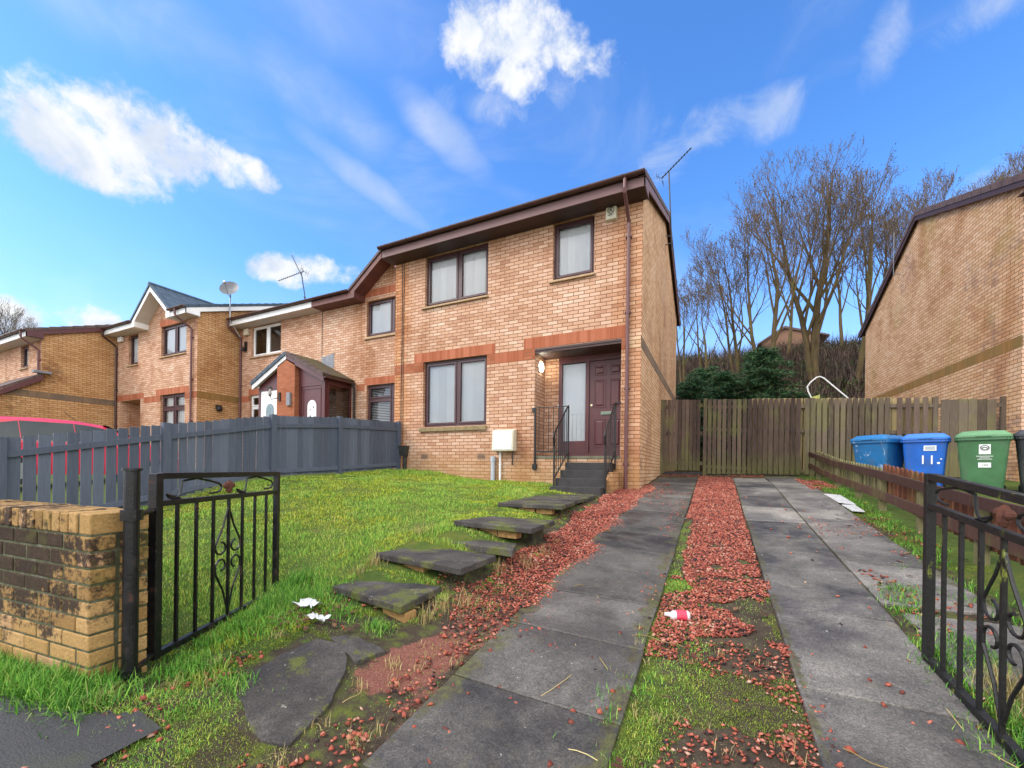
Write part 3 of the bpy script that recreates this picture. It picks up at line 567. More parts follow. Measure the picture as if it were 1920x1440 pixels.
def window(parent, x0, x1, z0, z1, y, mat='upvc', mull=(), transom=None, blind='v', sill=None, sillmat='sill', rev=.08, casem=True, blinds_top=None):
    """y = wall plane. The window object is its glass; frame, sill and blind are its sub-parts."""
    yf = y+rev; panes = []; xs = [x0]+list(mull)+[x1]
    for a, b in zip(xs[:-1], xs[1:]):
        if transom: panes += [(a, b, z0, transom), (a, b, transom, z1)]
        else: panes += [(a, b, z0, z1)]
    gm = MB(); fm = MB(); e = .03
    frame_mb(fm, x0, x1, z0, z1, yf, .045, .07)
    for q in mull: fm.box((q-.03, yf, z0+.045), (q+.03, yf+.07, z1-.045))
    if transom:
        for a, b in zip(xs[:-1], xs[1:]): fm.box((a+.045, yf+.001, transom-.03), (b-.045, yf+.068, transom+.03))
    for a, b, c, d in panes:
        ia = a+(.045 if a == x0 else .03); ib = b-(.045 if b == x1 else .03); ic = c+(.045 if c == z0 else .03); id_ = d-(.045 if d == z1 else .03)
        if casem: frame_mb(fm, ia+.004, ib-.004, ic+.004, id_-.004, yf-.014, .05, .05)
        w = .05 if casem else 0
        gm.quad((ia+w-.005, yf+.02, ic+w-.005), (ib-w+.005, yf+.02, ic+w-.005), (ib-w+.005, yf+.02, id_-w+.005), (ia+w-.005, yf+.02, id_-w+.005))
    wi = part('window', gm, M['glass'], parent)
    part('frame', fm, M[mat], wi, bevel=.004)
    if sill:
        sm = MB(); h = sill; sm.hexa([(x0-.075, y-.06, z0-h-.01), (x1+.02, y-.06, z0-h-.01), (x1+.02, y+.06, z0-h-.01), (x0-.075, y+.06, z0-h-.01), (x0-.075, y-.06, z0-.03), (x1+.02, y-.06, z0-.03), (x1+.02, y+rev+.01, z0-.003), (x0-.075, y+rev+.01, z0-.003)])
        part('sill', sm, M[sillmat], wi, bevel=.006)
    bm = MB(); yb = yf+.095
    if blind == 'v':
        k = int((x1-x0)/.082)
        for i in range(k):
            cx = x0+.03+(i+.5)*(x1-x0-.06)/k; a = R(38+rnd.uniform(-6, 6)); dx = .052*math.cos(a); dy = .052*math.sin(a)
            bm.quad((cx-dx, yb-dy, z0), (cx+dx, yb+dy, z0), (cx+dx, yb+dy, z1), (cx-dx, yb-dy, z1))
        part('blind', bm, M['blind'], wi)
    elif blind == 'h':
        k = int((z1-z0)/.05)
        for i in range(k):
            z = z0+.02+i*.05; bm.quad((x0+.04, yb-.018, z-.01), (x1-.04, yb-.018, z-.01), (x1-.04, yb+.018, z+.012), (x0+.04, yb+.018, z+.012))
        part('blind', bm, M['blind'], wi)
    elif blind == 'curtain':
        k = 26
        for i in range(k):
            a = x0+.03+(x1-x0-.06)*i/k; b = x0+.03+(x1-x0-.06)*(i+1)/k; bm.quad((a, yb+.02*math.sin(i*1.3), z0), (b, yb+.02*math.sin((i+1)*1.3), z0), (b, yb+.02*math.sin((i+1)*1.3), z1), (a, yb+.02*math.sin(i*1.3), z1))
        part('curtain', bm, M['blind'], wi)
    rm = MB(); q = .5 if blind is None else .25
    rm.quad((x0-.3, yf+q, z0-.3), (x1+.3, yf+q, z0-.3), (x1+.3, yf+q, z1+.15), (x0-.3, yf+q, z1+.15)); part('room_wall', rm, M['room'], wi)
    return wi
PT = math.tan(R(20.5)); DEP = 7.65
def roof_z(yf, Y): return 6.70+PT*((Y-yf+.44) if Y <= yf+DEP/2 else (DEP/2+.44)-(Y-yf-DEP/2))
def side_wall(mb, X, yf, z0=.2, flip=False, dz=0.):
    p = [(X, yf, z0), (X, yf+DEP, z0), (X, yf+DEP, roof_z(yf, yf+DEP)-.07+dz), (X, yf+DEP/2, roof_z(yf, yf+DEP/2)-.07+dz), (X, yf, roof_z(yf, yf)-.07+dz)]
    mb.quad(*(p[::-1] if flip else p))
def roof(h, x0, x1, yf, tile, fasc, soff, verge, gut='gutter', vl=.0, vr=.0, skip=None, thick=.07):
    """two tiled slopes + verge boards, fascia, soffit, gutter; vl / vr = overhang at the left / right gable"""
    a, b = x0-vl, x1+vr; ye, yr, yb = yf-.44, yf+DEP/2, yf+DEP+.44; z0, zr = 6.70, roof_z(yf, yr)
    rm = MB(); n = 14
    pieces = [(a, b, yr, zr, yb, z0)]
    if skip: ym_ = yf+.06; zm_ = z0+PT*(ym_-ye); pieces += [(a, skip[0], ye, z0, yr, zr), (skip[0], skip[1], ym_, zm_, yr, zr), (skip[1], b, ye, z0, yr, zr)]
    else: pieces += [(a, b, ye, z0, yr, zr)]
    for (p, q, ya, za, yc, zc) in pieces:
        rm.hexa([(p, ya, za-thick), (q, ya, za-thick), (q, yc, zc-thick), (p, yc, zc-thick), (p, ya, za), (q, ya, za), (q, yc, zc), (p, yc, zc)])
    # tile edges along each verge step down the slope
    for xx, on in ((a, vl), (b, vr)):
        if not on: continue
        for side in (0, 1):
            for k in range(n):
                t0, t1 = k/n, (k+1)/n
                ya, yc = (ye+(yr-ye)*t0, ye+(yr-ye)*t1) if side == 0 else (yb+(yr-yb)*t0, yb+(yr-yb)*t1); za, zc = z0+(zr-z0)*t0, z0+(zr-z0)*t1
                sx = .014 if xx == b else -.014
                xa, xb = sorted((xx+sx, xx-sx*8))
                q = [(xa, ya, za-.085), (xb, ya, za-.085), (xb, yc, zc-.085), (xa, yc, zc-.085), (xa, ya, za+.028), (xb, ya, za+.028), (xb, yc, zc+.006), (xa, yc, zc+.006)]
                if side: q = [q[i] for i in (3, 2, 1, 0, 7, 6, 5, 4)]
                rm.hexa(q)
    rt = part('roof', rm, M[tile], h)
    rd = MB(); rd.tube([(a-.02, yr, zr+.0), (b+.02, yr, zr+.0)], .085, 10); part('ridge', rd, M[tile], rt)
    for xx, on, sg in ((a, vl, 1), (b, vr, -1)):
        if not on: continue
        vm = MB(); x_a, x_b = sorted((xx, xx+sg*.022))
        vm.prism([(x_a, ye+.02, 6.45), (x_a, yf+.02, 6.45), (x_a, yf+.02, z0+PT*.46-.24), (x_a, yr, zr-.24), (x_a, yb-.05, z0-.22), (x_a, yb-.05, z0-.07), (x_a, yr, zr-.09), (x_a, ye+.02, z0-.07)], (x_b-x_a, 0, 0))
        part('verge_board', vm, M[verge], rt)
    segs = [(a, b, fasc, soff)] if not skip else [q for q in [(a, skip[0], fasc, soff), (skip[1], b, fasc, soff)] if q[1]-q[0] > .05]
    for (p, q, fc, sf) in segs:
        part('fascia', MB().box((p, yf-.42, 6.455), (q, yf-.395, 6.63)), M[fc], rt)
        part('soffit', MB().box((p, yf-.394, 6.452), (q, yf-.002, 6.47)), M[sf], rt)
    return rt
def gutter(h, x0, x1, yf, mat='gutter', r=.058, brackets=True):
    mb = MB(); y, z = yf-.49, 6.685; n = 9
    arc = [(math.cos(math.pi+math.pi*k/n)*r, math.sin(math.pi+math.pi*k/n)*r) for k in range(n+1)]; arc += [(c[0]*.88, c[1]*.88) for c in arc[::-1]]
    mb.prism([(x0, y+c[0], z+c[1]) for c in arc], (x1-x0, 0, 0))
    for xx in (x0-.008, x1): mb.prism([(xx, y+c[0], z+c[1]) for c in arc[:n+1]], (.008, 0, 0))
    if brackets:
        x = x0+.25
        while x < x1:
            mb.prism([(x, y+c[0]*1.12, z+c[1]*1.12) for c in arc[:n+1]]+[(x, y+c[0]*.98, z+c[1]*.98) for c in arc[:n+1]][::-1], (.035, 0, 0)); x += .62
    return part('gutter', mb, M[mat], h)
def downpipe(h, x, yf, z0, mat='pipe_m', r=.034, dx=0.):
    mb = MB(); y = yf-.055
    mb.tube([(x+dx, yf-.49, 6.64), (x+dx, yf-.49, 6.46), (x+dx*.8, yf-.47, 6.40), (x+dx*.1, yf-.10, 6.12), (x, y, 6.06), (x, y, z0)], r, 10)
    for z in np.arange(z0+.5, 6.0, 1.45): mb.tube([(x, y, z), (x, y, z+.055)], r*1.22, 10); mb.box((x-r*1.7, y+.0, z+.01), (x+r*1.7, yf-.001, z+.045))
    return part('downpipe', mb, M[mat], h, smooth=False)
def band(h, x0, x1, z0, z1, y, mat='soldier', name='brick_band', proud=.004):
    return part(name, MB().box((x0, y-proud, z0), (x1, y+.02, z1)), M[mat], h)
def sband(h, X, y0, y1, z0, z1, mat='soldier_dirty', sg=1):
    return part('brick_band', MB().box((X-.02 if sg > 0 else X-.004, y0, z0), (X+.004 if sg > 0 else X+.02, y1, z1)), M[mat], h)

# ---- main house
H = thing('brick_house', 'end of terrace buff brick house with maroon windows, recessed porch and doorsteps', 'house', (-3, 3.8, 1.0))
holes = [(-5.12, -3.35, 2.33, 3.90, .09), (-5.10, -3.35, 5.25, 6.452, .09), (-1.80, -.93, 5.28, 6.452, .09), (-2.18, -.37, 1.56, 3.87, .60)]
mb = MB(); wall_holes(mb, -6.02, 0, .2, 6.46, 0, holes[:3]+[(-2.18, -.37, 1.56, 3.87, .60)])
part('front_wall', mb, M['brick_main'], H)
part('rear_wall', MB().quad((-6.02, DEP, .2), (0, DEP, .2), (0, DEP, 6.6), (-6.02, DEP, 6.6)), M['brick_main'], H)
part('porch_wall', MB().quad((-2.18, .598, 1.56), (-1.84, .598, 1.56), (-1.84, .598, 3.87), (-2.18, .598, 3.87)), M['brick_main'], H)
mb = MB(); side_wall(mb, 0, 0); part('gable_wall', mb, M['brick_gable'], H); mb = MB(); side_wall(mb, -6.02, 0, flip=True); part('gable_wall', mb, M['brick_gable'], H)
roof(H, -6.02, 0, 0, 'tile_brown', 'fascia', 'soffit', 'fascia', vl=.10, vr=.10); gutter(H, -6.14, .10, 0); downpipe(H, -.25, 0, .93)
# lower courses of red brick
band(H, -6.02, -5.40, 3.675, 3.90, 0, 'brick_red'); band(H, -5.40, -3.14, 3.905, 4.13, 0); band(H, -5.40, -5.12, 3.675, 3.90, 0, 'brick_red'); band(H, -3.35, -3.14, 3.675, 3.90, 0, 'brick_red')
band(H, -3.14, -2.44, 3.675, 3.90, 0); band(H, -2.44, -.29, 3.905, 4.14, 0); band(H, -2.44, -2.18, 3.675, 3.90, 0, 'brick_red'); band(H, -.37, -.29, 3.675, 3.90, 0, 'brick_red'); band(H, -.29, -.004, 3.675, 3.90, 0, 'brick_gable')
sband(H, 0, -.0, DEP, 3.675, 3.90)
window(H, -5.12, -3.35, 2.33, 3.90, 0, mull=(-4.17,), sill=.11, sillmat='sillm')
window(H, -5.10, -3.35, 5.25, 6.45, 0, mull=(-4.165,), sill=.06)
window(H, -1.80, -.93, 5.28, 6.45, 0, sill=.06)
# porch: ceiling, frame, sidelight, door
part('porch_ceiling', MB().box((-2.178, .002, 3.80), (-.372, .60, 3.868)).box((-2.178, -.012, 3.845), (-.372, .001, 3.885)), M['soffit'], H)
mb = MB(); yb = .56
for a in ((-1.84, yb, 1.62, -1.76, .62, 3.80), (-1.235, yb, 1.62, -1.155, .62, 3.80), (-1.76, yb+.002, 3.66, -.374, .618, 3.80), (-1.76, yb+.002, 1.62, -1.235, .618, 1.96), (-1.155, yb-.02, 1.62, -.374, .618, 1.69)):
    mb.box(a[:3], a[3:])
df = part('door_frame', mb, M['maroon'], H, bevel=.004)
sl = part('sidelight', MB().quad((-1.76, .60, 1.96), (-1.235, .60, 1.96), (-1.235, .60, 3.66), (-1.76, .60, 3.66)), M['glass'], H)
bm = MB()
for i in range(7): cx = -1.74+i*.08; bm.quad((cx-.04, .66, 1.96), (cx+.036, .69, 1.96), (cx+.036, .69, 3.66), (cx-.04, .66, 3.66))
part('blind', bm, M['blind'], sl); part('room_wall', MB().quad((-2.1, .8, 1.5), (-.3, .8, 1.5), (-.3, .8, 4), (-2.1, .8, 4)), M['room'], sl)
dr = MB(); dx0, dx1, dz0, dz1 = -1.152, -.376, 1.692, 3.655; dr.box((dx0, .585, dz0), (dx1, .62, dz1))
def panel(mb, x0, x1, z0, z1, y):
    e = .035
    frame_mb(mb, x0, x1, z0, z1, y-.012, .018, .012)
    mb.add([(x0+e, y, z0+e), (x1-e, y, z0+e), (x1-e, y, z1-e), (x0+e, y, z1-e), (x0+e+.03, y-.014, z0+e+.03), (x1-e-.03, y-.014, z0+e+.03), (x1-e-.03, y-.014, z1-e-.03), (x0+e+.03, y-.014, z1-e-.03)], [(4, 5, 6, 7), (0, 1, 5, 4), (1, 2, 6, 5), (2, 3, 7, 6), (3, 0, 4, 7)])
for x0, x1 in ((-1.05, -.80), (-.715, -.47)):
    for z0, z1 in ((1.83, 2.42), (2.66, 3.26), (3.34, 3.56)): panel(dr, x0, x1, z0, z1, .585)
door = part('front_door', dr, M['maroon'], H, bevel=.002)
part('letterbox', MB().box((-.90, .57, 2.50), (-.64, .585, 2.575)).box((-.88, .562, 2.512), (-.66, .571, 2.563)), simple('tarnished_brass', (.18, .22, .17), .5, .2, 30, metal=.4), door, bevel=.003)
part('lock', MB().tube([(-1.10, .587, 2.72), (-1.10, .565, 2.72)], .022, 14), simple('brass', (.7, .6, .35), .3, .1, 5, metal=.8), door)
part('doorbell', MB().box((-1.865, .575, 2.70), (-1.845, .597, 2.78)), M['white'], H)
# bulkhead lamp, lit
t_ = NT('lamp_glow'); t_.put(t_.b, 'Emission Color', (1., .93, .72, 1)); t_.put(t_.b, 'Emission Strength', 16.); M['glow'] = t_.fin((.9, .88, .8), .4)
lf = MB(); lf.tube([(-2.178, .30, 3.57), (-2.16, .30, 3.57)], .118, 22)
la = part('bulkhead_lamp', lf, M['white'], H); bl = MB().ell((-2.155, .30, 3.57), (.045, .085, .115), 18, 10); part('lens', bl, M['glow'], la, smooth=True)
# landing and steps
part('landing', MB().box((-2.176, -.012, 1.558), (-.374, .555, 1.618)), M['landing'], H, bevel=.006)
for k, zt in enumerate((1.48, 1.33, 1.18, 1.03)):
    y1 = -.005 if k == 0 else -.05-.25*k; part('doorstep', MB().box((-1.38-.01*k, -.05-.25*(k+1), .7 if k < 3 else .6), (-.49+.005*k, y1, zt)), M['concrete'], H, bevel=.008)
cw = MB(); cw.box((-.488, -.62, .7), (-.375, -.004, 1.30)); part('step_wall', cw, M['brick_main'], H)
def railing(x, wall_x=None, bend=-.82):
    mb = MB(); top, low = 2.64, 2.02; yA, yB = -.03, -.84
    mb.tube([(x, yA, top), (x, yA-.10, top-.06), (x, yB+.10, low+.08), (x, yB, low+.0), (x, yB-.05, low-.09), (x, yB-.035, low-.20), (x, yB+.02, low-.26)], .016, 8)
    mb.beam((x, yA, 1.70), (x, yB, 1.16), .028, .012)
    n = 7
    for i in range(n+1):
        t = i/n; y = yA+(yB-yA)*t; zt = top+(low-top)*t-.02; zb = 1.66-.52*t
        if i in (0, n): mb.box((x-.014, y-.014, zb-.55 if i == n else 1.35), (x+.014, y+.014, zt))
        else: mb.box((x-.006, y-.006, zb), (x+.006, y+.006, zt))
    if wall_x is not None:
        mb.box((wall_x, -.045, top-.015), (x, -.018, top+.0)); mb.box((wall_x+.03, -.042, 1.70), (x, -.020, 1.725)); mb.box((wall_x+.0, -.05, 1.42), (wall_x+.035, -.012, top-.001)); mb.box((wall_x-.05, -.05, top-.10), (wall_x-.001, -.001, top-.005))
        k = int((x-wall_x)/.10)
        for i in range(1, k): xx = wall_x+i*(x-wall_x)/k; mb.box((xx-.006, -.037, 1.71), (xx+.006, -.025, top-.01))
        mb.box((wall_x-.03, -.06, 1.33), (wall_x+.06, -.005, 1.45))
    else: mb.beam((x, yA, top), (x+.10, -.005, top+.005), .028, .028)
    return part('handrail', mb, M['iron'], H)
railing(-1.41, -2.16); railing(-.46)
# meter box, waste pipes, air bricks, cable, alarm, aerial
mt = part('meter_box', MB().hexa([(-3.10, -.20, 1.72), (-2.58, -.20, 1.72), (-2.58, 0, 1.72), (-3.10, 0, 1.72), (-3.10, -.17, 2.17), (-2.58, -.17, 2.17), (-2.58, 0, 2.21), (-3.10, 0, 2.21)]), M['cream'], H, bevel=.02)
part('door', MB().hexa([(-3.07, -.207, 1.75), (-2.61, -.207, 1.75), (-2.61, -.19, 1.75), (-3.07, -.19, 1.75), (-3.07, -.18, 2.15), (-2.61, -.18, 2.15), (-2.61, -.165, 2.15), (-3.07, -.165, 2.15)]), simple('meter_door', (.66, .66, .60), .5, .08, 8), mt, bevel=.006)
part('waste_pipe', MB().tube([(-3.13, -.06, 1.02), (-3.13, -.06, 1.60)], .045, 12).tube([(-3.13, -.06, 1.50), (-3.13, -.06, 1.61)], .056, 12), M['grey_pl'], H)
part('gas_pipe', MB().tube([(-2.955, -.05, 1.02), (-2.955, -.05, 1.74)], .022, 10).box((-2.99, -.06, 1.42), (-2.92, -.001, 1.435)), M['white'], H)
part('gas_pipe', MB().tube([(-2.66, -.04, 1.42), (-2.66, -.04, 1.74)], .012, 8), M['black'], H)
for x0 in (-5.17, -3.58):
    vb = MB(); frame_mb(vb, x0, x0+.235, 1.54, 1.69, -.006, .018, .02)
    for i in range(4): vb.box((x0+.018, -.004, 1.568+i*.028), (x0+.217, .012, 1.580+i*.028))
    ab = part('air_brick', vb, simple('terracotta_vent', (.40, .24, .15), .8, .15, 10), H)
    part('vent_slots', MB().quad((x0+.016, -.001, 1.556), (x0+.219, -.001, 1.556), (x0+.219, -.001, 1.674), (x0+.016, -.001, 1.674)), M['dark'], ab)
cb = MB(); cb.tube([(-5.80, -.012, 6.45), (-5.795, -.012, 4.4), (-5.80, -.014, 3.2), (-5.79, -.012, 1.90)], .008, 6); cb.tube([(-5.74, -.012, 6.45), (-5.75, -.014, 4.2), (-5.72, -.012, 1.92)], .006, 6)
cb.tube([(-5.80, -.02, 1.95), (-5.86, -.03, 1.86), (-5.78, -.03, 1.78), (-5.73, -.02, 1.88)], .010, 6); part('cable', cb, M['black'], H)
part('drain_pipe', MB().tube([(-5.62, -.05, 1.15), (-5.62, -.05, 1.84)], .048, 12).hexa([(-5.68, -.11, 1.62), (-5.54, -.11, 1.62), (-5.56, -.01, 1.62), (-5.66, -.01, 1.62), (-5.76, -.16, 1.88), (-5.52, -.16, 1.88), (-5.52, -.01, 1.88), (-5.76, -.01, 1.88)]), simple('weathered_black', (.03, .032, .028), .7, .5, 9), H)
al = part('alarm_box', MB().hexa([(-.69, -.085, 6.21), (-.49, -.085, 6.21), (-.48, -.002, 6.19), (-.70, -.002, 6.19), (-.69, -.075, 6.45), (-.49, -.075, 6.45), (-.48, -.002, 6.452), (-.70, -.002, 6.452)]), M['cream'], H, bevel=.01)
v, f = text_mb('A', .10); ring = MB().tube([(-.59+.058*math.cos(a), -.088, 6.375+.058*math.sin(a)) for a in np.linspace(0, 2*math.pi, 25)[:-1]], .005, 5, closed=True)
ring.add([(-.59+p[0], -.088-p[2], 6.375+p[1]) for p in v], f); v, f = text_mb('ALERT', .042); ring.add([(-.59+p[0], -.090-p[2], 6.285+p[1]) for p in v], f)
part('emblem', ring, M['black'], al)
def aerial(h, foot, top, boom_dir, L_, n_el, el, mat='steel', elaz=None, back=.35):
    mb = MB(); mb.tube([foot, top], .02, 6); t = Vector(top); d = Vector(boom_dir).normalized(); a = t-d*L_*back; b = t+d*L_*(1-back); mb.tube([a, b], .014, 5)
    s = Vector(elaz) if elaz else Vector((0, 0, 1)).cross(d).normalized()
    for i in range(n_el): p = a+(b-a)*(i+.5)/n_el; mb.tube([p-s*el*(1-.3*i/n_el), p+s*el*(1-.3*i/n_el)], .011, 4)
    u = d.cross(s)
    for q in (-1, 1): mb.beam(a-u*.0, a+u*q*.16-d*.05, .02, .006); mb.tube([a+u*q*.16-d*.05-s*.13, a+u*q*.16-d*.05+s*.13], .005, 4); mb.tube([a+u*q*.08-d*.03-s*.13, a+u*q*.08-d*.03+s*.13], .005, 4)
    return part('tv_aerial', mb, M[mat], h)
aerial(H, (.16, 3.9, 7.35), (.06, 3.85, 9.50), (.62, -.1, .42), .92, 11, .045, 'black', (0, 1, 0), .25)
part('aerial_bracket', MB().beam((0, 3.85, 7.5), (.16, 3.9, 7.55), .02, .02).beam((0, 3.85, 7.75), (.15, 3.9, 7.72), .02, .02), M['black'], H)

# ---- terrace B (maroon windows, half gable) and C (white windows)
def gablet(h, xc, hw, yf, rise, tile, fasc, soff, wallm, cut=None, foot=6.60, over=.44):
    """small front gable over an upper window: brick triangle, barge boards, tiled roof running back"""
    slope = rise/hw; ya = yf-over; zb = foot
    tri = MB(); y = yf-.006; ztop = zb+slope*(hw)-.10
    tri.prism([(xc-hw+.25, y, 6.44), (xc+hw-.25, y, 6.44), (xc+hw-.25, y, zb+slope*.25-.1), (xc, y, ztop), (xc-hw+.25, y, zb+slope*.25-.1)], (0, .08, 0)); part('gable_wall', tri, M[wallm], h)
    yr = yf-.44+((zb+rise)-6.70)/PT+.3
    rm = MB()
    for sg in (-1, 1):
        x1 = xc+sg*hw
        q = [(x1, ya-.03, zb+.02), (xc, ya-.03, zb+rise+.02), (xc, yr, zb+rise+.02), (x1, yf-.3, zb+.02)]
        if sg < 0: q = q[::-1]
        n = Vector((sg*slope, 0, 1)).normalized()*.07
        rm.prism([Vector(p) for p in q], n)
    rf = part('gable_roof', rm, M[tile], h); part('ridge', MB().tube([(xc, ya-.04, zb+rise+.09), (xc, yr, zb+rise+.09)], .07, 8), M[tile], rf)
    fb = MB(); sb = MB()
    for sg in (-1, 1):
        x1 = xc+sg*(hw-.01)
        fb.prism([(x1, ya, zb+.01), (xc, ya, zb+rise-.0), (xc, ya, zb+rise-.17), (x1, ya, zb-.16)], (0, .022, 0)); sb.prism([(x1, ya+.024, zb-.13), (xc, ya+.024, zb+rise-.14), (xc, ya+.024, zb+rise-.155), (x1, ya+.024, zb-.145)], (0, over-.03, 0))
    part('barge_board', fb, M[fasc], rf); part('soffit', sb, M[soff], rf)
    for sg in (-1, 1):
        p, q = (xc-hw-.002, xc-hw+.25) if sg < 0 else (xc+hw-.25, xc+hw+.002)
        part('box_end', MB().box((p, ya-.003, 6.44), (q, yf-.001, zb+.02+slope*.0)), M[fasc], rf)
B_ = thing('brick_house', 'terrace house with brown half gable beside the taller end house, half of the shared porch', 'house', (-8.3, 5, 1.1)); yf = 1.43
mb = MB(); wall_holes(mb, -10.42, -6.02, .3, 6.46, yf, [(-8.42, -6.50, 2.30, 3.86, .09), (-8.45, -6.47, 5.36, 6.452, .09)]); part('front_wall', mb, M['brick_row'], B_)
part('rear_wall', MB().quad((-10.42, yf+DEP, .3), (-10.42, yf+DEP, 6.6), (-6.02, yf+DEP, 6.6), (-6.02, yf+DEP, .3)), M['brick_row'], B_)
roof(B_, -10.42, -6.03, yf, 'tile_brown', 'fascia_worn', 'fascia_worn', 'fascia_worn', skip=(-8.77, -6.15)); gutter(B_, -10.42, -8.76, yf)
gablet(B_, -7.46, 1.32, yf, .98, 'tile_brown', 'fascia_worn', 'fascia_worn', 'brick_row')
band(B_, -8.55, -6.4, 6.57, 6.79, yf-.008); band(B_, -8.5, -6.4, 3.865, 4.09, yf); band(B_, -8.85, -8.5, 3.70, 3.92, yf, 'brick_red')
window(B_, -8.42, -6.50, 2.30, 3.86, yf, mull=(-7.45,), transom=3.42, blind='h'); window(B_, -8.45, -6.47, 5.36, 6.45, yf, mull=(-7.47,), sill=.08)
part('movement_joint', MB().box((-10.425, yf-.004, 4.9), (-10.40, yf+.01, 6.44)), M['dark'], B_)
C_ = thing('brick_house', 'terrace house with white windows, white fascia and a satellite dish, half of the shared porch', 'house', (-12.6, 5, 1.1))
mb = MB(); wall_holes(mb, -14.85, -10.43, .3, 6.46, yf, [(-14.15, -12.50, 5.34, 6.45, .09), (-14.22, -12.9, 2.5, 3.94, .09)]); part('front_wall', mb, M['brick_row'], C_)
part('rear_wall', MB().quad((-14.85, yf+DEP, .3), (-14.85, yf+DEP, 6.6), (-10.43, yf+DEP, 6.6), (-10.43, yf+DEP, .3)), M['brick_row'], C_)
roof(C_, -14.85, -10.43, yf, 'tile_brown', 'white', 'whited', 'white'); gutter(C_, -14.78, -10.43, yf); downpipe(C_, -14.72, yf, .9, dx=-.04)
window(C_, -14.15, -12.50, 5.34, 6.44, yf, 'white', mull=(-13.3,), blind=None, sill=.05); window(C_, -14.22, -12.9, 2.5, 3.94, yf, 'white', mull=(-13.55,), transom=3.5, blind=None)
band(C_, -14.85, -14.3, 3.70, 3.925, yf, 'soldier'); band(C_, -14.3, -12.4, 3.945, 4.17, yf); band(C_, -14.3, -14.22, 3.70, 3.925, yf, 'brick_red')
dm_ = MB(); dc = Vector((-14.1, .62, 7.50)); ax = Vector((.55, -.70, .45)).normalized(); sx = Vector((0, 0, 1)).cross(ax).normalized(); sy = ax.cross(sx)
vs = [dc]; fs = []; nn = 20
for j in (1, 2, 3):
    for k in range(nn): a = 2*math.pi*k/nn; r = .30*j/3; vs.append(dc+sx*r*math.cos(a)+sy*r*1.08*math.sin(a)+ax*(.09*(j/3)**2))
for k in range(nn): fs.append((0, 1+k, 1+(k+1) % nn))
for j in (0, 1):
    for k in range(nn): a = 1+j*nn+k; b = 1+j*nn+(k+1) % nn; fs.append((a, a+nn, b+nn, b))
dm_.add(vs, fs); ds = part('satellite_dish', dm_, simple('dish_grey', (.12, .125, .14), .5, .15, 10), C_, smooth=True)
part('mount', MB().tube([(-14.62, 1.30, 6.10), (-14.66, .95, 6.62), (-14.66, .95, 7.95)], .022, 8).tube([(-14.66, .95, 7.45), tuple(dc)], .025, 6).tube([tuple(dc-sy*.28), tuple(dc+ax*.42-sy*.12)], .012, 5).ell(tuple(dc+ax*.42-sy*.10), (.05, .05, .06), 8, 6), M['steel'], ds)
aerial(C_, (-13.2, 3.0, 7.45), (-13.58, 3.0, 9.05), (-1, 0, -.06), 1.55, 12, .05, 'black', (0, .3, 1), .10)
part('tv_aerial', MB().tube([(-13.50, 3.0, 8.80), (-13.58, 3.0, 8.95), (-14.16, 3.0, 9.85)], .018, 5), M['black'], C_)
part('aerial_bracket', MB().tube([(-13.1, 3.0, 7.5), (-13.40, 3.0, 8.05)], .018, 5), M['black'], C_)
part('alarm_box', MB().box((-14.5, yf-.10, 6.16), (-14.26, yf-.001, 6.40)), M['cream'], C_, bevel=.02)
cam_ = MB().ell((-14.45, yf-.12, 5.62), (.07, .09, .07), 10, 6).beam((-14.45, yf, 5.85), (-14.45, yf-.1, 5.65), .05, .05).box((-14.52, yf-.05, 5.60), (-14.40, yf-.001, 5.95)); part('security_camera', cam_, M['black'], C_)
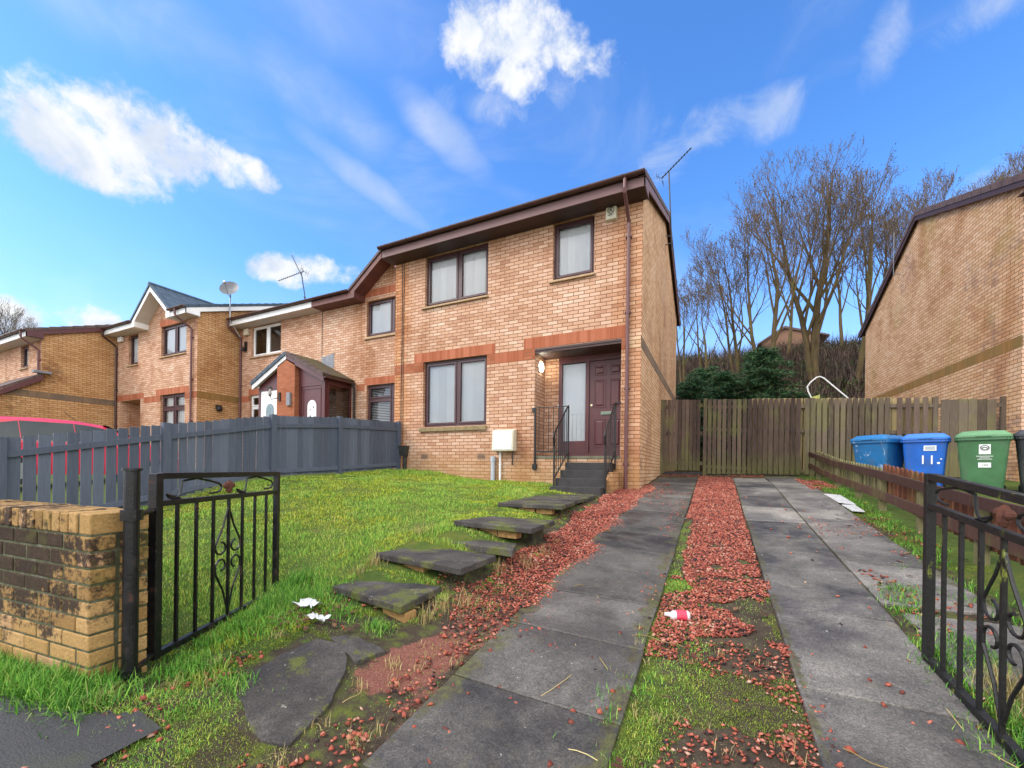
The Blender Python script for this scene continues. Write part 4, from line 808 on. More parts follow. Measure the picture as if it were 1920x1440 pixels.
# shared porch: one half per house
def porch_half(h, sg, xc, wallx, fasc, soff, tile, doorm, framem):
    yp, zf, zc, hw = .43, 3.98, 4.78, 1.66; x1 = xc+sg*hw; x2 = xc+sg*(hw-.12); yw = 1.425
    q = [(xc, yp-.14, zc+.02), (x1+sg*.02, yp-.14, zf+.01), (x1+sg*.02, yw, zf+.01), (xc, yw, zc+.02)]
    if sg < 0: q = q[::-1]
    rf = part('porch_roof', MB().prism(q, (sg*.02, 0, .06)), M[tile], h)
    tm = MB()
    for k in range(6):
        t0, t1 = k/6, (k+1)/6; a = (xc+(x1-xc)*t0, zc+(zf-zc)*t0); b = (xc+(x1-xc)*t1, zc+(zf-zc)*t1)
        tm.prism([(a[0], yp-.17, a[1]+.09), (b[0]+sg*.01, yp-.17, b[1]+.10), (b[0]+sg*.01, yp-.17, b[1]-.02), (a[0], yp-.17, a[1]-.02)], (0, .18, 0))
    part('verge_tiles', tm, M['tile_blue'] if tile == 'tile_blue' else M['tile_brown'], rf)
    part('barge_board', MB().prism([(xc, yp-.13, zc), (x1, yp-.13, zf), (x1, yp-.13, zf-.17), (xc, yp-.13, zc-.17)], (0, .022, 0)), M[fasc], rf)
    part('soffit', MB().prism([(xc, yp-.105, zc-.12), (x1, yp-.105, zf-.12), (x1, yp-.105, zf-.135), (xc, yp-.105, zc-.135)], (0, .10, 0)), M[soff], rf)
    xi = xc+sg*.42; part('porch_gable', MB().prism([(xi, yp+.02, 3.86), (x2, yp+.02, 3.86), (x2, yp+.02, 3.95), (xi, yp+.02, zc-.30)], (0, .03, 0)), M[framem], h)
    # door with its frame
    xa, xb = sorted((xi, x2)); part('porch_frame', MB().box((xa, yp+.02, 1.5), (xa+.09, yp+.10, 3.86)).box((xb-.10, yp+.02, 1.5), (xb, yp+.10, 3.86)).box((xa+.09, yp+.021, 3.76), (xb-.10, yp+.099, 3.86)), M[framem], h)
    d = MB().box((xa+.09, yp+.04, 1.5), (xb-.10, yp+.08, 3.76)); frame_mb(d, xa+.16, xb-.17, 1.6, 3.70, yp+.025, .03, .02); dd = part('porch_door', d, M[doorm], h, bevel=.003)
    cx = (xa+xb)/2; gw = .19; arch = [(cx-gw, yp+.03, 2.3), (cx+gw, yp+.03, 2.3), (cx+gw, yp+.03, 3.15)]+[(cx+gw*math.cos(a), yp+.03, 3.15+gw*math.sin(a)) for a in np.linspace(.3, math.pi-.3, 7)]+[(cx-gw, yp+.03, 3.15)]
    part('door_glass', MB().prism(arch, (0, .012, 0)), M['white'] if sg > 0 else simple('dim_door_glass', (.16, .22, .24), .2, .3, 12), dd)
    if sg > 0:
        e = MB()
        for px, pz in ((-.07, 3.05), (.08, 3.12), (.06, 2.72), (-.10, 2.55), (-.05, 2.85)): e.ell((cx+px, yp+.026, pz), (.018, .006, .04), 8, 6)
        part('glass_ornament', e, M['black'], dd)
    part('handle', MB().box((cx+sg*.30-.06, yp-.02, 2.55), (cx+sg*.30+.06, yp+.02, 2.58)), M['steel'], dd)
    # side of glass
    sf = MB(); sf.box((x2-.03, yp+.101, 1.5), (x2+.03, yp+.16, 3.86)); sf.box((x2-.03, yw-.07, 1.5), (x2+.03, yw, 3.86)); sf.box((x2-.029, yp+.161, 3.78), (x2+.029, yw-.071, 3.86)); sf.box((x2-.028, yp+.161, 1.5), (x2+.028, yw-.071, 2.2)); part('side_frame', sf, M[framem], h)
    part('side_window', MB().quad((x2, yp+.16, 2.2), (x2, yw-.07, 2.2), (x2, yw-.07, 3.78), (x2, yp+.16, 3.78)), M['glass'], h)
    part('porch_fascia', MB().box((min(x2-.03, x2+.035), yp-.02, 3.865), (max(x2-.03, x2+.035), yw, 3.985)), M[fasc], h)
    part('porch_gutter', MB().beam((x1+sg*.03, yp-.12, zf-.03), (x1+sg*.03, yw, zf-.03), .08, .06), M['gutter'], h)
porch_half(B_, 1, -10.62, 0, 'maroon', 'maroon', 'tile_moss', 'maroon', 'maroon')
porch_half(C_, -1, -10.625, 0, 'white', 'whited', 'tile_blue', 'white', 'maroon')
part('porch_pier', MB().prism([(-11.03, .30, 1.2), (-10.21, .30, 1.2), (-10.21, .30, 4.46), (-10.62, .30, 4.64), (-11.03, .30, 4.46)], (0, .28, 0)), M['brick_red'], B_)
part('postbox', MB().box((-10.50, .23, 3.18), (-10.34, .299, 3.58)), M['lead'], B_, bevel=.01)
part('flashing', MB().prism([(-10.42, yf-.012, 4.55), (-9.85, yf-.012, 4.55), (-9.85, yf-.012, 5.02), (-10.42, yf-.012, 4.92)], (0, .01, 0)), M['lead'], B_)
part('porch_downpipe', MB().tube([(-8.88, 1.30, 3.95), (-8.86, 1.34, 3.78), (-8.86, 1.36, 1.1)], .034, 8), M['black'], B_)
ln = MB(); c = (-11.10, .12, 3.60)
ln.prism([(c[0]+.075*math.cos(a), c[1]+.075*math.sin(a), c[2]+.13) for a in np.arange(6)*math.pi/3], (0, 0, .015)); ln.add([(c[0]+.085*math.cos(a), c[1]+.085*math.sin(a), c[2]+.145) for a in np.arange(6)*math.pi/3]+[(c[0], c[1], c[2]+.22)], [(i, (i+1) % 6, 6) for i in range(6)])
for a in np.arange(6)*math.pi/3: ln.beam((c[0]+.04*math.cos(a), c[1]+.04*math.sin(a), c[2]-.06), (c[0]+.072*math.cos(a), c[1]+.072*math.sin(a), c[2]+.13), .008, .008)
ln.ell((c[0], c[1], c[2]-.08), (.04, .04, .035), 8, 6); ln.tube([(c[0], c[1], c[2]-.10), (c[0]+.02, c[1]+.04, c[2]-.20), (c[0]+.12, c[1]+.12, c[2]-.16), (c[0]+.2, c[1]+.17, c[2]-.14)], .012, 6); ln.box((-10.92, .27, 3.36), (-10.84, .299, 3.62))
lt = part('wall_lantern', ln, M['black'], C_); part('lantern_glass', MB().tube([(c[0], c[1], c[2]-.055), (c[0], c[1], c[2]+.125)], .04, 6), M['whited'], lt)

# ---- D: blue-tiled house with a gable
D_ = thing('brick_house', 'brick house with blue-grey roof tiles, white eaves and small front gable', 'house', (-17.7, 3.8, 1.1))
mb = MB(); wall_holes(mb, -20.6, -14.85, .3, 6.46, 0, [(-17.22, -15.55, 5.33, 6.42, .09), (-19.66, -18.92, 5.25, 6.42, .09), (-17.22, -15.60, 2.30, 3.90, .09), (-20.3, -18.70, 1.5, 3.86, .9)]); part('front_wall', mb, M['brick_row'], D_)
mb = MB(); mb.quad((-20.3, .9, 1.5), (-18.7, .9, 1.5), (-18.7, .9, 3.86), (-20.3, .9, 3.86)); part('porch_wall', mb, M['brick_orange'], D_)
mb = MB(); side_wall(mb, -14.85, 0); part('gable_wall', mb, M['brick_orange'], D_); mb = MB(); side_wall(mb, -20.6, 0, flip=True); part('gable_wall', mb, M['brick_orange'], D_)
part('rear_wall', MB().quad((-20.6, DEP, .3), (-20.6, DEP, 6.6), (-14.85, DEP, 6.6), (-14.85, DEP, .3)), M['brick_row'], D_)
roof(D_, -20.6, -14.85, 0, 'tile_blue', 'white', 'whited', 'white', vr=.10, vl=.02, skip=(-18.38, -15.72)); gutter(D_, -20.62, -18.34, 0); gutter(D_, -15.72, -14.72, 0)
gablet(D_, -17.05, 1.34, 0, 1.12, 'tile_blue', 'white', 'whited', 'brick_row', foot=6.62)
downpipe(D_, -15.12, 0, .9, dx=-.15); downpipe(D_, -20.55, 0, .9, 'gutter')
band(D_, -17.3, -15.5, 6.43, 6.65, -.008); band(D_, -17.55, -15.35, 3.905, 4.13, 0); band(D_, -18.45, -17.55, 3.68, 3.905, 0, 'soldier'); band(D_, -17.55, -17.22, 3.68, 3.905, 0, 'brick_red'); band(D_, -15.6, -14.85, 3.68, 3.905, 0, 'brick_red'); band(D_, -20.6, -18.45, 3.87, 4.09, 0)
sband(D_, -14.85, 0, 1.43, 3.68, 3.905, 'soldier_moss')
window(D_, -17.22, -15.55, 5.33, 6.42, 0, mull=(-16.35,), sill=.06); window(D_, -19.66, -18.92, 5.25, 6.42, 0, sill=.06); window(D_, -17.22, -15.60, 2.30, 3.90, 0, mull=(-16.4,), transom=3.40, blind='curtain')
part('alarm_box', MB().box((-20.32, -.12, 6.22), (-20.02, -.001, 6.42)), M['white'], D_, bevel=.03)
part('wall_lamp', MB().ell((-14.74, .68, 3.36), (.07, .10, .10), 10, 6).box((-14.849, .60, 3.35), (-14.76, .78, 3.50)), M['black'], D_)
# ---- E: gable seen from the side with a lean-to porch in front
E_ = thing('brick_house', 'far left brick house, dark maroon verge, blank side wall rising behind the red car', 'house', (-23.6, 1.7, 1.1)); ye = -2.1
EZ = -.66; mb = MB(); wall_holes(mb, -26.6, -20.61, .3, 6.46+EZ, ye, [(-22.62, -21.85, 4.93, 5.76, .09)]); part('front_wall', mb, M['brick_row'], E_)
mb = MB(); side_wall(mb, -20.61, ye, dz=EZ); mb.quad((-20.612, ye-1.05, .3), (-20.612, ye, .3), (-20.612, ye, 4.42), (-20.612, ye-1.05, 3.74)); part('gable_wall', mb, M['brick_orange'], E_)
mb = MB(); side_wall(mb, -26.6, ye, flip=True, dz=EZ); part('gable_wall', mb, M['brick_orange'], E_)
part('rear_wall', MB().quad((-26.6, ye+DEP, .3), (-26.6, ye+DEP, 6.6), (-20.61, ye+DEP, 6.6), (-20.61, ye+DEP, .3)), M['brick_row'], E_)
roof(E_, -26.6, -20.61, ye, 'tile_brown', 'white', 'whited', 'maroon', vr=.10, vl=.1); gutter(E_, -26.7, -20.55, ye); downpipe(E_, -20.72, ye, 5.2, 'pipe_m')
window(E_, -22.62, -21.85, 4.93, 5.76, ye, blind='v', sill=.06)
for ch in E_.children:
    if ch.name.split('.')[0] in ('roof', 'gutter', 'downpipe'): ch.location.z += EZ
mb = MB(); wall_holes(mb, -23.4, -20.612, .3, 3.74, ye-1.05, [(-22.9, -21.2, 1.2, 3.5, .6)]); part('porch_wall', mb, M['brick_row'], E_)
pr = part('porch_roof', MB().hexa([(-23.5, ye-1.35, 3.58), (-20.48, ye-1.35, 3.58), (-20.48, ye, 4.50), (-23.5, ye, 4.50), (-23.5, ye-1.35, 3.66), (-20.48, ye-1.35, 3.66), (-20.48, ye, 4.58), (-23.5, ye, 4.58)]), M['tile_brown'], E_)
part('verge_board', MB().hexa([(-20.50, ye-1.33, 3.40), (-20.475, ye-1.33, 3.40), (-20.475, ye, 4.32), (-20.50, ye, 4.32), (-20.50, ye-1.33, 3.58), (-20.475, ye-1.33, 3.58), (-20.475, ye, 4.50), (-20.50, ye, 4.50)]), M['maroon'], pr); part('flashing', MB().box((-20.62, ye-.25, 4.56), (-20.40, ye+.2, 4.64)), M['lead'], pr)
sband(E_, -20.607, ye-.9, ye+DEP, 3.68, 3.905, 'soldier_dirty')
pl_ = part('porch_lamp', MB().box((-20.66, ye-1.15, 3.26), (-20.55, ye-1.052, 3.42)), M['white'], E_); part('lens', MB().ell((-20.60, ye-1.17, 3.34), (.07, .05, .07), 12, 8), M['glow'], pl_, smooth=True)
part('post', MB().box((-20.75, ye-1.19, .6), (-20.63, ye-1.056, 3.5)), M['maroon'], E_)
F2 = thing('brick_house', 'brick house only just showing beyond the far left gable', 'house', (-30, 0, 1)); yq = -3.6
mb = MB(); wall_holes(mb, -34, -27.2, .3, 5.36, yq, [(-29.5, -28.3, 4.1, 5.2, .09)]); side_wall(mb, -27.2, yq, dz=-1.1); part('wall', mb, M['brick_row'], F2)
roof(F2, -34, -27.2, yq, 'tile_brown', 'maroon', 'soffit', 'maroon', vr=.1).location.z += -1.1; window(F2, -29.5, -28.3, 4.1, 5.2, yq)
# ---- right-hand house, turned 1.9 degrees
G_ = thing('brick_house', 'neighbouring house on the right showing its tall stained blank gable', 'house', (6.36, 2.9, 0), R(1.9))
def gz(y): return 6.78+.424*min(y+.42, 8.42-(y+.42)) if False else (6.86+.40*(y+.3) if y < 4.0 else 8.58-.0+.0-(y-4.0)*.55)
ZA, ZE, ZB, YR = 8.52, 6.80, 6.42, 4.02
ym = 7.95
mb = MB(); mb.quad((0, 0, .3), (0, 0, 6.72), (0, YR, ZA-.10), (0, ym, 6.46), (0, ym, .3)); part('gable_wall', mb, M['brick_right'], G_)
mb = MB(); wall_holes(mb, 0, 7, .3, 6.5, 0, [(1.2, 3.0, 5.2, 6.4), (1.2, 3.0, 2.3, 3.9)]); mb.quad((7, 0, .3), (7, ym, .3), (7, ym, 6.4), (7, YR, ZA-.1), (7, 0, 6.6)); mb.quad((0, ym, .3), (0, ym, 6.46), (7, ym, 6.46), (7, ym, .3)); part('front_wall', mb, M['brick_main'], G_)
rm = MB(); th = .07
for (ya, za, yb_, zb_) in ((-.42, 6.74, YR, ZA), (YR, ZA, ym+.38, 6.46)): rm.hexa([(-.10, ya, za-th), (7.1, ya, za-th), (7.1, yb_, zb_-th), (-.10, yb_, zb_-th), (-.10, ya, za), (7.1, ya, za), (7.1, yb_, zb_), (-.10, yb_, zb_)])
for (ya, za, yb_, zb_) in ((-.42, 6.74, YR, ZA), (ym+.38, 6.46, YR, ZA)):
    n = 14
    for k in range(n):
        t0, t1 = k/n, (k+1)/n; y0, y1 = ya+(yb_-ya)*t0, ya+(yb_-ya)*t1; z0, z1 = za+(zb_-za)*t0, za+(zb_-za)*t1
        q = [(-.115, y0, z0-.11), (.0, y0, z0-.11), (.0, y1, z1-.11), (-.115, y1, z1-.11), (-.115, y0, z0+.032), (.0, y0, z0+.032), (.0, y1, z1+.008), (-.115, y1, z1+.008)]
        if ya > yb_: q = [q[i] for i in (3, 2, 1, 0, 7, 6, 5, 4)]
        rm.hexa(q)
rf = part('roof', rm, M['tile_brown'], G_)
vm = MB()
for (ya, za, yb_, zb_) in ((-.38, 6.66, YR, ZA-.10), (YR, ZA-.10, ym+.34, 6.38)): vm.hexa([(-.098, ya, za-.13), (-.076, ya, za-.13), (-.076, yb_, zb_-.13), (-.098, yb_, zb_-.13), (-.098, ya, za), (-.076, ya, za), (-.076, yb_, zb_), (-.098, yb_, zb_)])
part('verge_board', vm, M['soffit'], rf)
part('brick_band', MB().box((-.004, 0, 3.73), (.02, ym, 3.945)), M['soldier_moss'], G_)
part('soffit', MB().box((-.09, -.40, 6.50), (7, -.002, 6.52)), M['soffit'], rf); window(G_, 1.2, 3.0, 5.2, 6.4, 0); window(G_, 1.2, 3.0, 2.3, 3.9, 0)
part('vent_pipe', MB().tube([(-.15, 5.2, 7.3), (-.15, 5.2, 8.6)], .009, 8).tube([(-.15, 5.2, 7.35), (-.01, 5.2, 7.32)], .012, 6), M['lead'], G_)

# ------------------------------------------------------------------ grey boarded fence left of the lawn
def lerp_tab(y, tab): return float(np.interp(y, [t[0] for t in tab], [t[1] for t in tab]))
topt = [(-6.6, 1.59), (-6.46, 1.61), (-5.0, 1.91), (-3.35, 2.24), (-1.9, 2.38), (-.1, 2.47)]
FX = -5.80; posts = [-6.50, -4.96, -3.36, -1.90, -.10]
gf = thing('boarded_fence', 'dark grey painted vertical board fence stepping down beside the lawn', 'fence', (FX, -3.3, .5))
for k in range(4):
    y0, y1 = posts[k]+.05, posts[k+1]-.05; bm = MB(); n = int(round((y1-y0)/.1165)); p = (y1-y0)/n
    for i in range(n):
        gp_ = .009 if k == 0 else .0055; a = y0+i*p+gp_; b = y0+(i+1)*p-gp_; zt = lerp_tab((a+b)/2, topt)-.01+rnd.uniform(-.006, .006); zb = zg(FX, (a+b)/2)+.04; ti = rnd.uniform(-.004, .004)
        bm.hexa([(FX-.020, a+ti, zb), (FX-.004, a+ti, zb), (FX-.004, b+ti, zb), (FX-.020, b+ti, zb), (FX-.020, a, zt), (FX-.004, a, zt), (FX-.004, b, zt), (FX-.020, b, zt)])
    part('board_panel', bm, M['fence_grey'], gf)
    rl = MB()
    for off in (-.19, None):
        za = (lerp_tab(y0, topt)+off) if off else zg(FX, y0)+.13; zb = (lerp_tab(y1, topt)+off) if off else zg(FX, y1)+.13
        rl.beam((FX+.014, y0, za), (FX+.014, y1, zb), .035, .075)
    part('rail', rl, M['fence_grey'], gf, bevel=.003)
for y in posts:
    z0 = zg(FX, y)-.1; zt = lerp_tab(y, topt)+.012; part('post', MB().box((FX-.030, y-.048, z0), (FX+.060, y+.048, zt)), M['fence_grey'], gf, bevel=.004)

# ------------------------------------------------------------------ tall weathered fence and gate at the back
bf = thing('boarded_fence', 'tall weathered picket fence closing the back of the driveway, mossy toward its foot', 'fence', (3.8, 3.3, 1.2)); YB = 3.30
ftop = lambda x: 3.19-.053*x+.0
def hboards(x0, x1, w, gap, y, zt_off=0., zb=None, dz=.006, th=.018):
    mb = MB(); x = x0
    while x+w <= x1+.01:
        z1 = ftop(x)+zt_off+rnd.uniform(-dz, dz); z0 = zg(x, y)+.03+rnd.uniform(0, .02) if zb is None else zb; e = rnd.uniform(-.003, .003)
        mb.hexa([(x+e, y, z0), (x+w+e, y, z0), (x+w+e, y+th, z0), (x+e, y+th, z0), (x-e, y, z1), (x+w-e, y, z1), (x+w-e, y+th, z1), (x-e, y+th, z1)]); x += w+gap
    return mb
gt = thing('side_gate', 'dark weathered boarded gate between the house wall and the picket fence', 'gate', (.5, YB, 1.2))
part('boards', hboards(.07, 1.00, .078, .010, YB-.015, 0, 1.36), M['fence_back'], gt)
part('rail', MB().box((.06, YB+.005, 2.95), (1.0, YB+.045, 3.04)).box((.06, YB+.005, 2.25), (1.0, YB+.045, 2.34)).box((.06, YB+.005, 1.5), (1.0, YB+.045, 1.59)), M['fence_back'], gt)
part('latch', MB().box((.16, YB-.035, 2.28), (.19, YB-.016, 2.40)), M['iron'], gt)
part('post', MB().box((.0, YB-.03, 1.1), (.065, YB+.05, 3.19)), M['fence_back2'], gt)
part('threshold', MB().box((.10, YB-.06, 1.25), (.98, YB+.04, 1.32)), M['concrete'], gt)
part('post', MB().box((1.01, YB-.035, 1.1), (1.09, YB+.05, 3.16)), M['fence_back'], bf)
part('board_panel', hboards(1.11, 3.10, .084, .024, YB-.015), M['fence_back'], bf)
part('board_panel', hboards(3.115, 4.62, .084, .024, YB-.015), M['fence_back2'], bf)
part('board_panel', hboards(2.05, 4.7, .085, .020, YB+.075, .02), M['fence_yellow'], bf)
part('board_panel', hboards(4.72, 5.30, .085, .05, YB-.015), M['fence_back'], bf); part('board_panel', hboards(4.66, 5.4, .12, .006, YB+.075, .0), M['fence_yellow'], bf)
part('board_panel', hboards(5.40, 6.30, .13, .004, YB-.02, -.04), M['fence_back2'], bf)
for x in (3.25, 5.33, 6.32): part('post', MB().box((x-.04, YB+.0, 1.0), (x+.04, YB+.07, ftop(x)+.02)), M['fence_back2'], bf)
rl = MB()
for z in (1.50, 2.42, 2.98): rl.beam((1.09, YB+.035, z+.02-.053), (6.3, YB+.035, z-.053*5.5+.02), .045, .075)
part('rail', rl, M['fence_back2'], bf)

# ------------------------------------------------------------------ low timber fence beside the bins
lf = thing('timber_fence', 'low brown two-rail timber fence with green posts between driveway and bins', 'fence', (3.25, -1.5, .8)); LX = 3.25
ltop = lambda y: 1.33+.0-.0+float(np.interp(y, [-6.6, -3.79, -2.4, -.4, 1.0, 2.87, 3.3], [-.42, -.20, -.08, .12, .22, .46, .48]))
segs = [(3.26, 1.05), (1.05, -1.15), (-1.15, -3.4), (-3.4, -6.4)]
for a, b in segs:
    rl = MB()
    for off, hh in ((-.045, .10), (-.30, .11)):
        rl.beam((LX-.055, a-.004, ltop(a)+off), (LX-.055, b+.004, ltop(b)+off), .03, hh)
    part('rail', rl, M['rail_brown'], lf, bevel=.004)
for y in (2.6, 1.05, -.15, -1.15, -2.3, -3.4, -4.9, -6.3):
    part('post', MB().box((LX-.038, y-.035, zg(LX, y)-.1), (LX+.035, y+.035, ltop(y)-.02)), M['post_green'], lf, bevel=.004)
def pickets(y0, y1, mat, extra):
    mb = MB(); y = y0
    while y > y1:
        w = .095; zt = ltop(y)+extra; zb = zg(LX, y)+.12; c = y-w/2
        arc = [(LX+.04, c+w/2*math.cos(a), zt-.05+.05*math.sin(a)) for a in np.linspace(0, math.pi, 7)]
        mb.prism([(LX+.04, y-w, zb), (LX+.04, y, zb)]+arc, (.018, 0, 0)); y -= .135
    part('picket_panel', mb, M[mat], lf)
pickets(3.1, .3, 'post_green', .02); pickets(.25, -.9, 'post_green', .015); pickets(-1.0, -2.15, 'picket_red', .075); pickets(-2.3, -6.2, 'picket_red', -.03)

# ------------------------------------------------------------------ garden wall, gate posts, gates
gw = thing('garden_wall', 'low brick garden wall with upright brick coping, blackened by soot', 'wall', (-3.4, -7.4, .3))
A = Vector((-1.262, -7.285, 0)); dW = Vector((-.9957, -.093, 0)); nW = Vector((-.093, .9957, 0)); LW = 4.5
def sooty():
    t = NT('sooty_brick'); z = t.sep(t.geo.outputs['Position'])[2]; r_ = t.geo.outputs['Random Per Island']; n = t.noise(24, 8, .75); n2 = t.noise(4.2, 7, .68, 0, t.vec((1, 1, 1.8)))
    c = t.ramp(r_, [(0, (.31, .18, .065)), (.4, (.42, .255, .095)), (.75, (.50, .31, .13)), (1, (.54, .32, .19))]); c = t.mix(.6, c, t.ramp(t.noise(90, 5, .7), [(.3, (.5, .5, .5)), (.7, (1.35, 1.35, 1.35))]), 'MULTIPLY')
    k = t.ma('ADD', t.ma('ADD', t.ma('MULTIPLY', n, 1.5), t.ma('MULTIPLY', n2, .75)), t.ma('MULTIPLY', r_, .16)); zz = t.ma('MULTIPLY', t.mr(t.ma('ADD', z, t.ma('MULTIPLY', n2, .35)), .55, .95), t.mr(z, .98, 1.02, 1., .50)); x = t.sep(t.geo.outputs['Position'])[0]
    k = t.ma('SUBTRACT', t.ma('ADD', k, t.ma('MULTIPLY', zz, .62)), t.mr(x, -1.7, -1.25, 0., .30)); c = t.mix(t.ma('MULTIPLY', t.mr(k, 1.37, 1.66), .93), c, t.ramp(n, [(.4, (.008, .006, .007)), (.7, (.04, .027, .025))]))
    c = t.mix(t.ma('MULTIPLY', t.mr(t.noise(5, 6, .7, 0, t.vec(off=(8, 2, 1))), .55, .68), .45), c, (.10, .105, .02)); t.bump(t.ma('ADD', n, t.noise(90, 5, .7)), .9, .008); return t.fin(c, .92, .2)
M['sooty'] = sooty()
wb = MB(); z0 = .29; zc = 1.00
def wbrick(s0, s1, t0, t1, za, zb, e=.0035):
    c = A+dW*((s0+s1)/2)+nW*((t0+t1)/2); j = lambda: rnd.uniform(-e, e)*.6; cc = Vector((c.x+j(), c.y+j(), (za+zb)/2))
    wb.obox(cc, dW*((s1-s0)/2-.005), nW*((t1-t0)/2-.005), Vector((0, 0, (zb-za)/2-.0048)))
row = 0; z = zc-.0755
while z > -.05:
    s = -.1125 if row % 2 else 0.
    while s < LW:
        a = max(s, 0); b = min(s+.225, LW)
        if b-a > .03: wbrick(a, b, 0, .1075, z, z+.0755); wbrick(a, b, .1125, .24, z, z+.0755)
        s += .225
    z -= .0755; row += 1
s = .0
wbrick(0, .1, 0, .24, zc, zc+.105); s = .1
while s < LW: wbrick(s, s+.075, -.004, .244, zc+rnd.uniform(-.001, .002), zc+.105+rnd.uniform(-.003, .003)); s += .075
part('brickwork', wb, M['sooty'], gw, bevel=.006)
mo = MB(); c0 = A+dW*.008+nW*.008; c1 = A+dW*(LW-.01)+nW*.207
mo.hexa([(p.x, p.y, zz) for zz in (-.2, zc+.095) for p in (A+dW*.009+nW*.009, A+dW*.009+nW*.231, A+dW*LW+nW*.231, A+dW*LW+nW*.009)])
t_ = NT('dark_mortar'); part('mortar', mo, t_.fin(t_.ramp(t_.noise(20, 6, .7), [(.3, (.03, .028, .02)), (.5, (.07, .075, .03)), (.7, (.16, .15, .12))]), .95), gw)
gp = MB(); gp.tube([(-1.205, -7.155, .0), (-1.205, -7.155, 1.30)], .030, 18); gp.tube([(-1.205, -7.155, 1.300), (-1.205, -7.155, 1.312)], .038, 18)
gpo = part('gate_post', gp, M['iron'], None, smooth=False); setp(gpo, 'round black iron gate post with flat cap against the wall end', 'gate post')
def spiral(c, r0, a0, turns, n=16, shrink=.35):
    return [(c[0]+r0*(1-(1-shrink)*i/n)*math.cos(a0+turns*2*math.pi*i/n), c[1]+r0*(1-(1-shrink)*i/n)*math.sin(a0+turns*2*math.pi*i/n)) for i in range(n+1)]
def gate(name, label, P0, P1, zb, zt, mat, stile_mat=None, hinge_to=None, tilt=0.):
    """P0 hinge foot, P1 free end foot"""
    P0 = Vector(P0); P1 = Vector(P1); d = P1-P0; L_ = d.length; d.normalize(); g = thing(name, label, 'gate', (P0.x, P0.y, zb), 0, 'scrolled iron driveway gates')
    n = Vector((-d.y, d.x, 0)); pt = lambda s, z: P0+d*s+Vector((0, 0, z+tilt*s))
    def bar(mb, s0, za, s1, z_b, w=.022, t=.022): mb.beam(pt(s0, za), pt(s1, z_b), t, w, up=(0, 0, 1) if abs(s1-s0) > .01 else n)
    fr = MB(); bar(fr, 0, zb, 0, zt+.01, .045, .045); bar(fr, L_, zb-.0, L_, zt+.01, .038, .038); bar(fr, .0225, zt-.004, L_-.019, zt-.004, .034, .034); bar(fr, .0225, zt-.15, L_-.019, zt-.15, .030, .030); bar(fr, .0225, zb+.016, L_-.019, zb+.016, .034, .034)
    part('frame', fr, M[mat], g, bevel=.003)
    for i in range(1, 8):
        b = MB(); s = L_*i/8; bar(b, s, zb+.03, s, zt-.163, .015, .015); part('bar', b, M[mat], g)
    sc = MB(); c = L_/2; zm = (zb+zt-.15)/2+.02; Rr = .0068
    T = lambda pts: [pt(a, b) for a, b in pts]
    for sg in (-1, 1):
        up = [(c+sg*.004, zt-.22), (c+sg*.05, zm+.20), (c+sg*.122, zm+.085)]+[(c+sg*(.070+.054*math.cos(a)*(1-.08*a)), zm+.062+.050*math.sin(a)*-1*(1-.08*a)) for a in np.linspace(0, 4.6, 12)]
        dn = [(c+sg*.004, zb+.06), (c+sg*.05, zm-.22), (c+sg*.122, zm-.10)]+[(c+sg*(.070+.052*math.cos(a)*(1-.08*a)), zm-.058+.048*math.sin(a)*(1-.08*a)) for a in np.linspace(0, 4.6, 12)]
        sc.tube(T(up), Rr, 6); sc.tube(T(dn), Rr, 6)
    for cc in (L_*.25, L_*.76):
        w = L_*.19; pts = [(cc-w*.55, zt-.135)]+[(cc-w*(.78+.22*math.cos(a)), zt-.10+.030*math.sin(a)*-1) for a in np.linspace(.2, 3.2, 6)]+[(cc-w*.5, zt-.035), (cc, zt-.022), (cc+w*.5, zt-.04)]+[(cc+w*(.78+.20*math.sin(a)), zt-.085+.03*math.cos(a)) for a in np.linspace(.2, 3.2, 6)]+[(cc+w*.5, zt-.118)]
        sc.tube(T(pts), Rr, 6)
    part('scrollwork', sc, M[mat], g)
    if stile_mat: mo_ = MB(); mo_.beam(pt(L_+.0, zb+.05)+n*.0215, pt(L_, zt-.22)+n*.0215, .004, .030, up=n.cross(Vector((0,0,1)))); part('moss_coat', mo_, M[stile_mat], g)
    part('ornament', MB().ell(tuple(pt(L_/2, zt-.085)), (.022, .022, .045), 8, 6).ell(tuple(pt(L_/2+.03, zt-.075)), (.018, .02, .02), 7, 5).ell(tuple(pt(L_/2-.03, zt-.075)), (.018, .02, .02), 7, 5), M['leafd'] if False else simple('rust', (.10, .032, .018), .85, .4, 30), g)
    if hinge_to:
        hm = MB()
        for z in (zt-.18, zb+.03): hm = MB(); hm.tube([pt(0, z), Vector((hinge_to[0], hinge_to[1], z-.01))], .013, 8); hm.tube([Vector((hinge_to[0], hinge_to[1], z-.03)), Vector((hinge_to[0], hinge_to[1], z+.02))], .043, 12); part('hinge', hm, M['iron'], g)
    return g
gate('iron_gate', 'black scrolled iron gate standing open against the lawn, hung from the round post', (-1.345, -7.0, 0), (-1.872, -5.97, 0), .315, 1.275, 'iron', hinge_to=(-1.205, -7.155))
gate('iron_gate', 'black and moss-green scrolled iron gate standing open on the right near the bins', (2.27, -6.50, 0), (2.25, -5.35, 0), .27, 1.20, 'iron_moss', None, tilt=.11)
wp = thing('gate_post', 'thick black iron post at the hinge side of the right gate', 'gate post', (2.28, -6.60, .2)); part('shaft', MB().tube([(2.28, -6.60, .0), (2.28, -6.60, 1.28)], .034, 16), M['iron'], wp)

